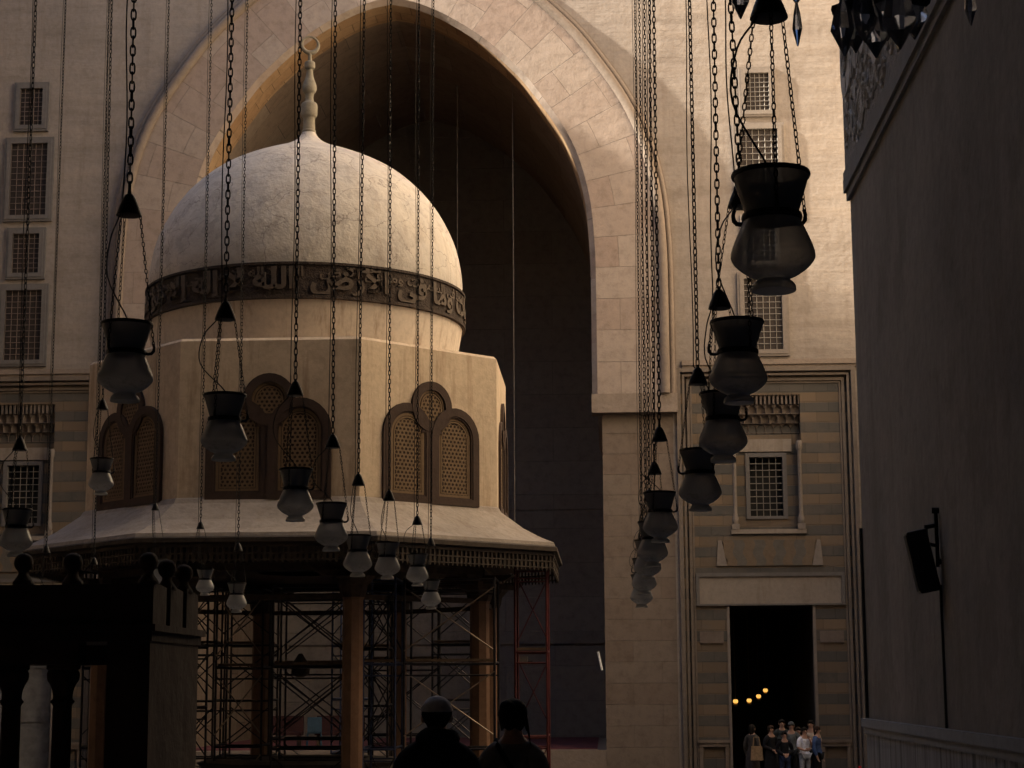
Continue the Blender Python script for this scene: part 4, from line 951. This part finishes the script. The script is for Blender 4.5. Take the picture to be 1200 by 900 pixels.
def person(label, P, H, rz, top, bottom, hair, pose='rest', cap=None, long_hair=False, coat=False, female=False, group=None):
    k = H/1.72; t = thing('person', label, 'person', P, rz, group)
    sw = .165 if female else .19
    J = {'pel': (0, 0, .95), 'sp1': (0, .01, 1.08), 'sp2': (0, .01, 1.22), 'ch': (0, 0, 1.32), 'nk': (0, .005, 1.43), 'nk2': (0, -.01, 1.52), 'hd': (0, -.02, 1.585), 'hd2': (0, -.015, 1.66)}
    for s, n in ((1, 'l'), (-1, 'r')):
        J[n+'tr'] = (s*.095, .015, 1.405); J[n+'sh'] = (s*sw, .01, 1.355); J[n+'hip'] = (s*.09, 0, .9); J[n+'kn'] = (s*.1, -.015, .5); J[n+'an'] = (s*.105, .02, .09); J[n+'to'] = (s*.12, -.14, .04)
        if pose == 'rest': J[n+'el'] = (s*(sw+.06), .03, 1.12); J[n+'wr'] = (s*(sw+.05), -.06, .88); J[n+'ha'] = (s*(sw+.04), -.09, .79)
        elif pose == 'clasp': J[n+'el'] = (s*(sw+.07), .03, 1.13); J[n+'wr'] = (s*.07, -.2, 1.02); J[n+'ha'] = (s*.02, -.22, .99)
        elif pose == 'phone': 
            J[n+'el'] = (s*(sw+.06), -.05, 1.13)
            if s > 0: J[n+'wr'] = (s*.1, -.22, 1.33); J[n+'ha'] = (s*.06, -.2, 1.43)
            else: J[n+'wr'] = (s*.08, -.2, 1.06); J[n+'ha'] = (s*.02, -.23, 1.08)
    sc = lambda v: tuple(a*k for a in v)
    ordn = list(J); V = [sc(J[n]) for n in ordn]; ix = {n: i for i, n in enumerate(ordn)}
    RAD = {'pel': (.14, .105), 'sp1': (.125, .10), 'sp2': (.135, .105), 'ch': (.13, .10), 'nk': (.082, .07), 'nk2': (.055, .058), 'hd': (.072, .085), 'hd2': (.073, .088)}
    for n in 'lr': RAD |= {n+'tr': .058, n+'sh': .062, n+'el': .042, n+'wr': .03, n+'ha': (.035, .022), n+'hip': .085, n+'kn': .056, n+'an': .042, n+'to': .035}
    E = [('pel','sp1'),('sp1','sp2'),('sp2','ch'),('ch','nk'),('nk','nk2'),('nk2','hd'),('hd','hd2')]
    for n in 'lr': E += [('nk', n+'tr'), (n+'tr', n+'sh'), (n+'sh', n+'el'), (n+'el', n+'wr'), (n+'wr', n+'ha'), ('pel', n+'hip'), (n+'hip', n+'kn'), (n+'kn', n+'an'), (n+'an', n+'to')]
    Rr = [tuple(a*k for a in RAD[n]) if isinstance(RAD[n], tuple) else RAD[n]*k for n in ordn]
    body = skin_obj('body', V, [(ix[a], ix[b]) for a, b in E], Rr, SKIN, t, 2, 0)
    # face: nose and ears are part of the head's outline; fingers on each hand
    def sub(names, edges, grow, name, mat, extra=None):
        v = [sc(J[n]) for n in names]; r_ = []
        for n in names:
            q = RAD[n]; q = q if isinstance(q, tuple) else (q, q); r_.append(((q[0]+grow)*k, (q[1]+grow)*k))
        if extra: v += [sc(e[0]) for e in extra]; r_ += [e[1] for e in extra]
        ii = {n: i for i, n in enumerate(names)}
        return skin_obj(name, v, [(ii[a] if isinstance(a, str) else a, ii[b] if isinstance(b, str) else b) for a, b in edges], r_, mat, t, 2, 0)
    tn = ['sp1', 'pel', 'sp2', 'ch', 'nk', 'ltr', 'rtr', 'lsh', 'lel', 'rsh', 'rel', 'lwr', 'rwr']
    te = [('pel','sp1'), ('sp1','sp2'), ('sp2','ch'), ('ch','nk'), ('nk','ltr'), ('ltr','lsh'), ('lsh','lel'), ('nk','rtr'), ('rtr','rsh'), ('rsh','rel'), ('lel','lwr'), ('rel','rwr')]
    if top[1] == 'short': tn = tn[:-2]; te = te[:-2]
    sub(tn, te, .02 if not coat else .035, 'jacket' if coat else 'shirt', cloth(top[0]))
    if bottom[1] == 'skirt':
        m = MB(); m.lathe([(.17*k, 1.0*k), (.19*k, .85*k), (.22*k, .5*k), (.26*k, .12*k), (.24*k, .12*k)], 18); m.build('skirt', cloth(bottom[0]), t, 60)
    else:
        sub(['pel','lhip','lkn','lan','rhip','rkn','ran'], [('pel','lhip'),('lhip','lkn'),('lkn','lan'),('pel','rhip'),('rhip','rkn'),('rkn','ran')], .018, 'trousers', cloth(bottom[0]))
    for n, s in (('l', 1), ('r', -1)):
        m = MB(); a, b = Vector(sc(J[n+'an'])), Vector(sc(J[n+'to'])); m.tube([a+Vector((0,.04,-.045)), a+Vector((0,-.03,-.04)), b+Vector((0,0,-.0)), b+Vector((0,-.05,-.005))], [.045, .05, .045, .03], 8); m.build('shoe', cloth((.02,.02,.02)), t, 60)
        m = MB(); w_, h_ = Vector(sc(J[n+'wr'])), Vector(sc(J[n+'ha'])); dr = (h_-w_).normalized(); sd = dr.cross(Vector((0,1,0))).normalized()
        for q in range(4): o_ = h_ + sd*(.02*(q-1.5)); ln = (.06, .075, .07, .075)[q]; m.tube([o_-dr*.02, o_+dr*ln*.5+Vector((0,-.01,0)), o_+dr*ln+Vector((0,-.025,0))], [.011, .010, .007], 6)
        m.tube([w_+dr*.02-sd*.02*s, w_+dr*.05-sd*.045*s, w_+dr*.085-sd*.05*s], [.012, .011, .008], 6); m.build('fingers', SKIN, body, 60)
    hc = Vector(sc((0, -.012, 1.635)))
    m = MB()
    m.tube([hc+Vector((0, -.085*k, -.005)), hc+Vector((0, -.115*k, -.03)), hc+Vector((0, -.09*k, -.04))], [.009, .014, .010], 6)
    for s in (1, -1): m.lathe([(.006, -.03), (.016, -.02), (.018, .01), (.01, .028)], 8, hc+Vector((s*.085*k, .01, -.015)))
    m.build('face_detail', SKIN, body, 60)
    m = MB()
    for s in (1, -1): m.lathe([(.003, -.009), (.011, -.005), (.012, .003), (.003, .008)], 8, hc+Vector((s*.034*k, -.086*k, .002)))
    m.build('eyes', cloth((.03,.02,.018)), body, 60)
    # hair as a shell open to the face
    def shell(r_, zlow_back, zlow_front, name, mat, n=24, rows=10, squash=1.08):
        P, F = [], []
        for j_ in range(rows+1):
            for i in range(n):
                a = 2*PI*i/n; fb = .5+.5*math.sin(a); low = .10*math.sin(7*a+1)*(zlow_back < 0) + zlow_front + (zlow_back-zlow_front)*min(1, fb*1.35); v = 1 - j_/rows*(1-low)
                rr_ = math.sqrt(max(0, 1-min(1, max(v, -1))**2)) if v > 0 else max(.5, 1 - (.5 if zlow_back > -1 else .13)*(-v)**1.4)
                jx = 1 + .03*math.sin(5*a+j_)
                P.append(hc + Vector((r_*rr_*math.cos(a)*.95*jx, r_*rr_*math.sin(a)*squash + .008, r_*v*1.08 + .012)))
        for j_ in range(rows):
            for i in range(n): F.append((j_*n+i, j_*n+(i+1) % n, (j_+1)*n+(i+1) % n, (j_+1)*n+i))
        m = MB(); m.add(P, F); o = m.build(name, mat, t, 70); so = o.modifiers.new('thick', 'SOLIDIFY'); so.thickness = .012; so.offset = -1; return o
    shell(.090*k, -1.9 if long_hair else (-1.0 if female else -.75), .45, 'hair', cloth(hair))
    if cap: shell(.097*k, .12, .2, 'cap', cloth(cap))
    return t
BK = (.016, .016, .018)
pm = at(512, 823, 11.9); man = person('man in a dark hooded coat and pale knitted cap seen from behind', (pm.x, 11.9, 0), pm.z+.0, PI+.05, (BK, 'long'), (BK, 'trousers'), (.02,.018,.016), 'rest', (.42, .40, .41), coat=True)
hm = MB(); hm.tube([((.088+.012*math.sin(3*a_))*math.cos(a_), .075*math.sin(a_)+.02, 1.485+.03*math.sin(a_)) for a_ in [PI*2*q/20 for q in range(20)]], [.052+.008*math.sin(5*q) for q in range(20)], 10, closed=True); hm.build('hood', cloth(BK), man, 60)
pw = at(601, 824, 12.4); wm = person('dark haired person in a grey top with a bag strap, seen from behind', (pw.x, 12.4, 0), pw.z+.0, PI-.1, ((.17, .16, .15), 'long'), (BK, 'trousers'), (.014, .012, .011), 'rest', female=True)
k = pw.z/1.72; sm = MB(); sm.tube([Vector(q)*k for q in ((.11, -.13, 1.36), (.12, -.04, 1.475), (.09, .08, 1.44), (-.02, .155, 1.28), (-.14, .14, 1.1), (-.2, .06, .98))], .018, 6); sm.build('bag_strap', cloth((.012,.012,.014)), wm, 60)
hm = MB(); hm.lathe(spline([(.01, -.075), (.04, -.04), (.055, 0), (.042, .035), (.01, .05)], 3), 14, Vector((.02, .1, 1.69))*k); hm.build('hair_bun', cloth((.014, .012, .011)), wm, 60)
for dx_, ln in ((-.085, .16), (-.095, .22), (-.07, .12)):
    sm = MB(); p0 = Vector((dx_, .06, 1.66))*k; sm.tube([p0, p0+Vector((-.02, .02, -ln*.5)), p0+Vector((-.035, .02, -ln))], [.01, .008, .004], 5); sm.build('hair_strand', cloth((.014, .012, .011)), wm, 60)
PG = 'visitors standing at the far doorway'
def visitor(label, x, ytop, Y, rz, *a, **kw):
    P = at(x, ytop, Y); return person(label, (P.x, Y, GZ), P.z - GZ, rz, *a, group=PG, **kw)
v1 = visitor('woman in a long dark dress with a tan tote bag, back turned', 881, 850, 51.6, 2.6, ((.05,.045,.042), 'long'), ((.045,.04,.04), 'skirt'), (.015,.012,.01), 'rest', long_hair=True, female=True)
bg = MB(); bg.plate([(-.17, 0), (.17, 0), (.14, .38), (-.14, .38)], Vector((0,0,0)), UX, UZ, UN, .1); bg.tube([(-.1, -.05, .38), (-.07, -.05, .62), (.07, -.05, .62), (.1, -.05, .38)], .012, 6)
P = at(887, 891, 51.3); tag(bg.build('tote_bag', cloth((.26, .18, .11)), None, 40, (P.x, 51.3, P.z)), 'tan tote bag carried by the woman in the long dark dress', 'bag')
visitor('visitor in a black coat looking up, hands held together', 903, 851, 52.2, .5, (BK, 'long'), (BK, 'skirt'), (.05,.03,.02), 'clasp', female=True, long_hair=True)
visitor('tall man in dark jacket at the back of the group', 916, 844, 53.6, .1, ((.03,.035,.035), 'long'), (BK, 'trousers'), (.015,.012,.01), 'rest', coat=True)
visitor('young person in a black top and navy jeans, hands clasped in front', 919, 858, 51.5, .1, ((.012,.012,.015), 'long'), ((.03,.045,.10), 'trousers'), (.012,.01,.01), 'clasp')
visitor('man in a grey shirt and dark grey cap', 927, 847, 52.8, -.1, ((.10,.11,.115), 'long'), (BK, 'trousers'), (.03,.025,.02), 'rest', cap=(.07,.075,.08))
visitor('visitor half hidden behind the woman in the white t-shirt', 935, 853, 53.2, .2, ((.10,.085,.08), 'long'), (BK, 'trousers'), (.03,.02,.015), 'rest', female=True)
visitor('woman in a white t-shirt and pale grey jeans raising a hand to her face', 942, 853, 51.5, .35, ((.62,.64,.74), 'short'), ((.27,.29,.33), 'trousers'), (.015,.012,.01), 'phone', female=True, long_hair=True)
visitor('bearded man in a cream shirt behind the woman in denim', 950, 845, 53.0, -.4, ((.45,.36,.28), 'short'), (BK, 'trousers'), (.015,.012,.01), 'rest')
visitor('woman with long dark hair in a blue denim shirt, turned sideways', 957, 852, 51.6, 1.1, ((.045,.075,.17), 'long'), (BK, 'trousers'), (.03,.018,.014), 'rest', female=True, long_hair=True)

# ------------------------------------------------------------------ light
SUN = Vector((-1, -.155, .64)).normalized()
el = math.asin(SUN.z); az = math.atan2(SUN.x, SUN.y)
W = bpy.data.worlds.new('World'); S.world = W; W.use_nodes = True
nt = W.node_tree; bgn = nt.nodes['Background']; sky = nt.nodes.new('ShaderNodeTexSky'); sky.sky_type = 'NISHITA'; sky.sun_disc = False
sky.sun_elevation = el; sky.sun_rotation = az % (2*PI); sky.air_density = 1; sky.dust_density = 2.0; sky.ozone_density = 1
nt.links.new(sky.outputs[0], bgn.inputs[0]); bgn.inputs[1].default_value = .085
L = bpy.data.lights.new('sun', 'SUN'); L.energy = 5; L.angle = math.radians(1.2); L.color = (1, .89, .72)
lo = bpy.data.objects.new('sun', L); COL.objects.link(lo); lo.rotation_euler = SUN.to_track_quat('Z', 'Y').to_euler(); lo.location = (-40, 0, 60)
S.view_settings.view_transform = 'Standard'; S.view_settings.look = 'None'; S.view_settings.gamma = 1; S.view_settings.use_curve_mapping = False
S.view_settings.exposure = 1.97
c = S.cycles
c.max_bounces = 8; c.diffuse_bounces = 5; c.glossy_bounces = 3; c.transmission_bounces = 5; c.transparent_max_bounces = 16
c.caustics_reflective = False; c.caustics_refractive = False; c.sample_clamp_indirect = 6
c.use_denoising = True
try: c.denoiser = 'OPENIMAGEDENOISE'; c.denoising_input_passes = 'RGB_ALBEDO_NORMAL'
except Exception: pass
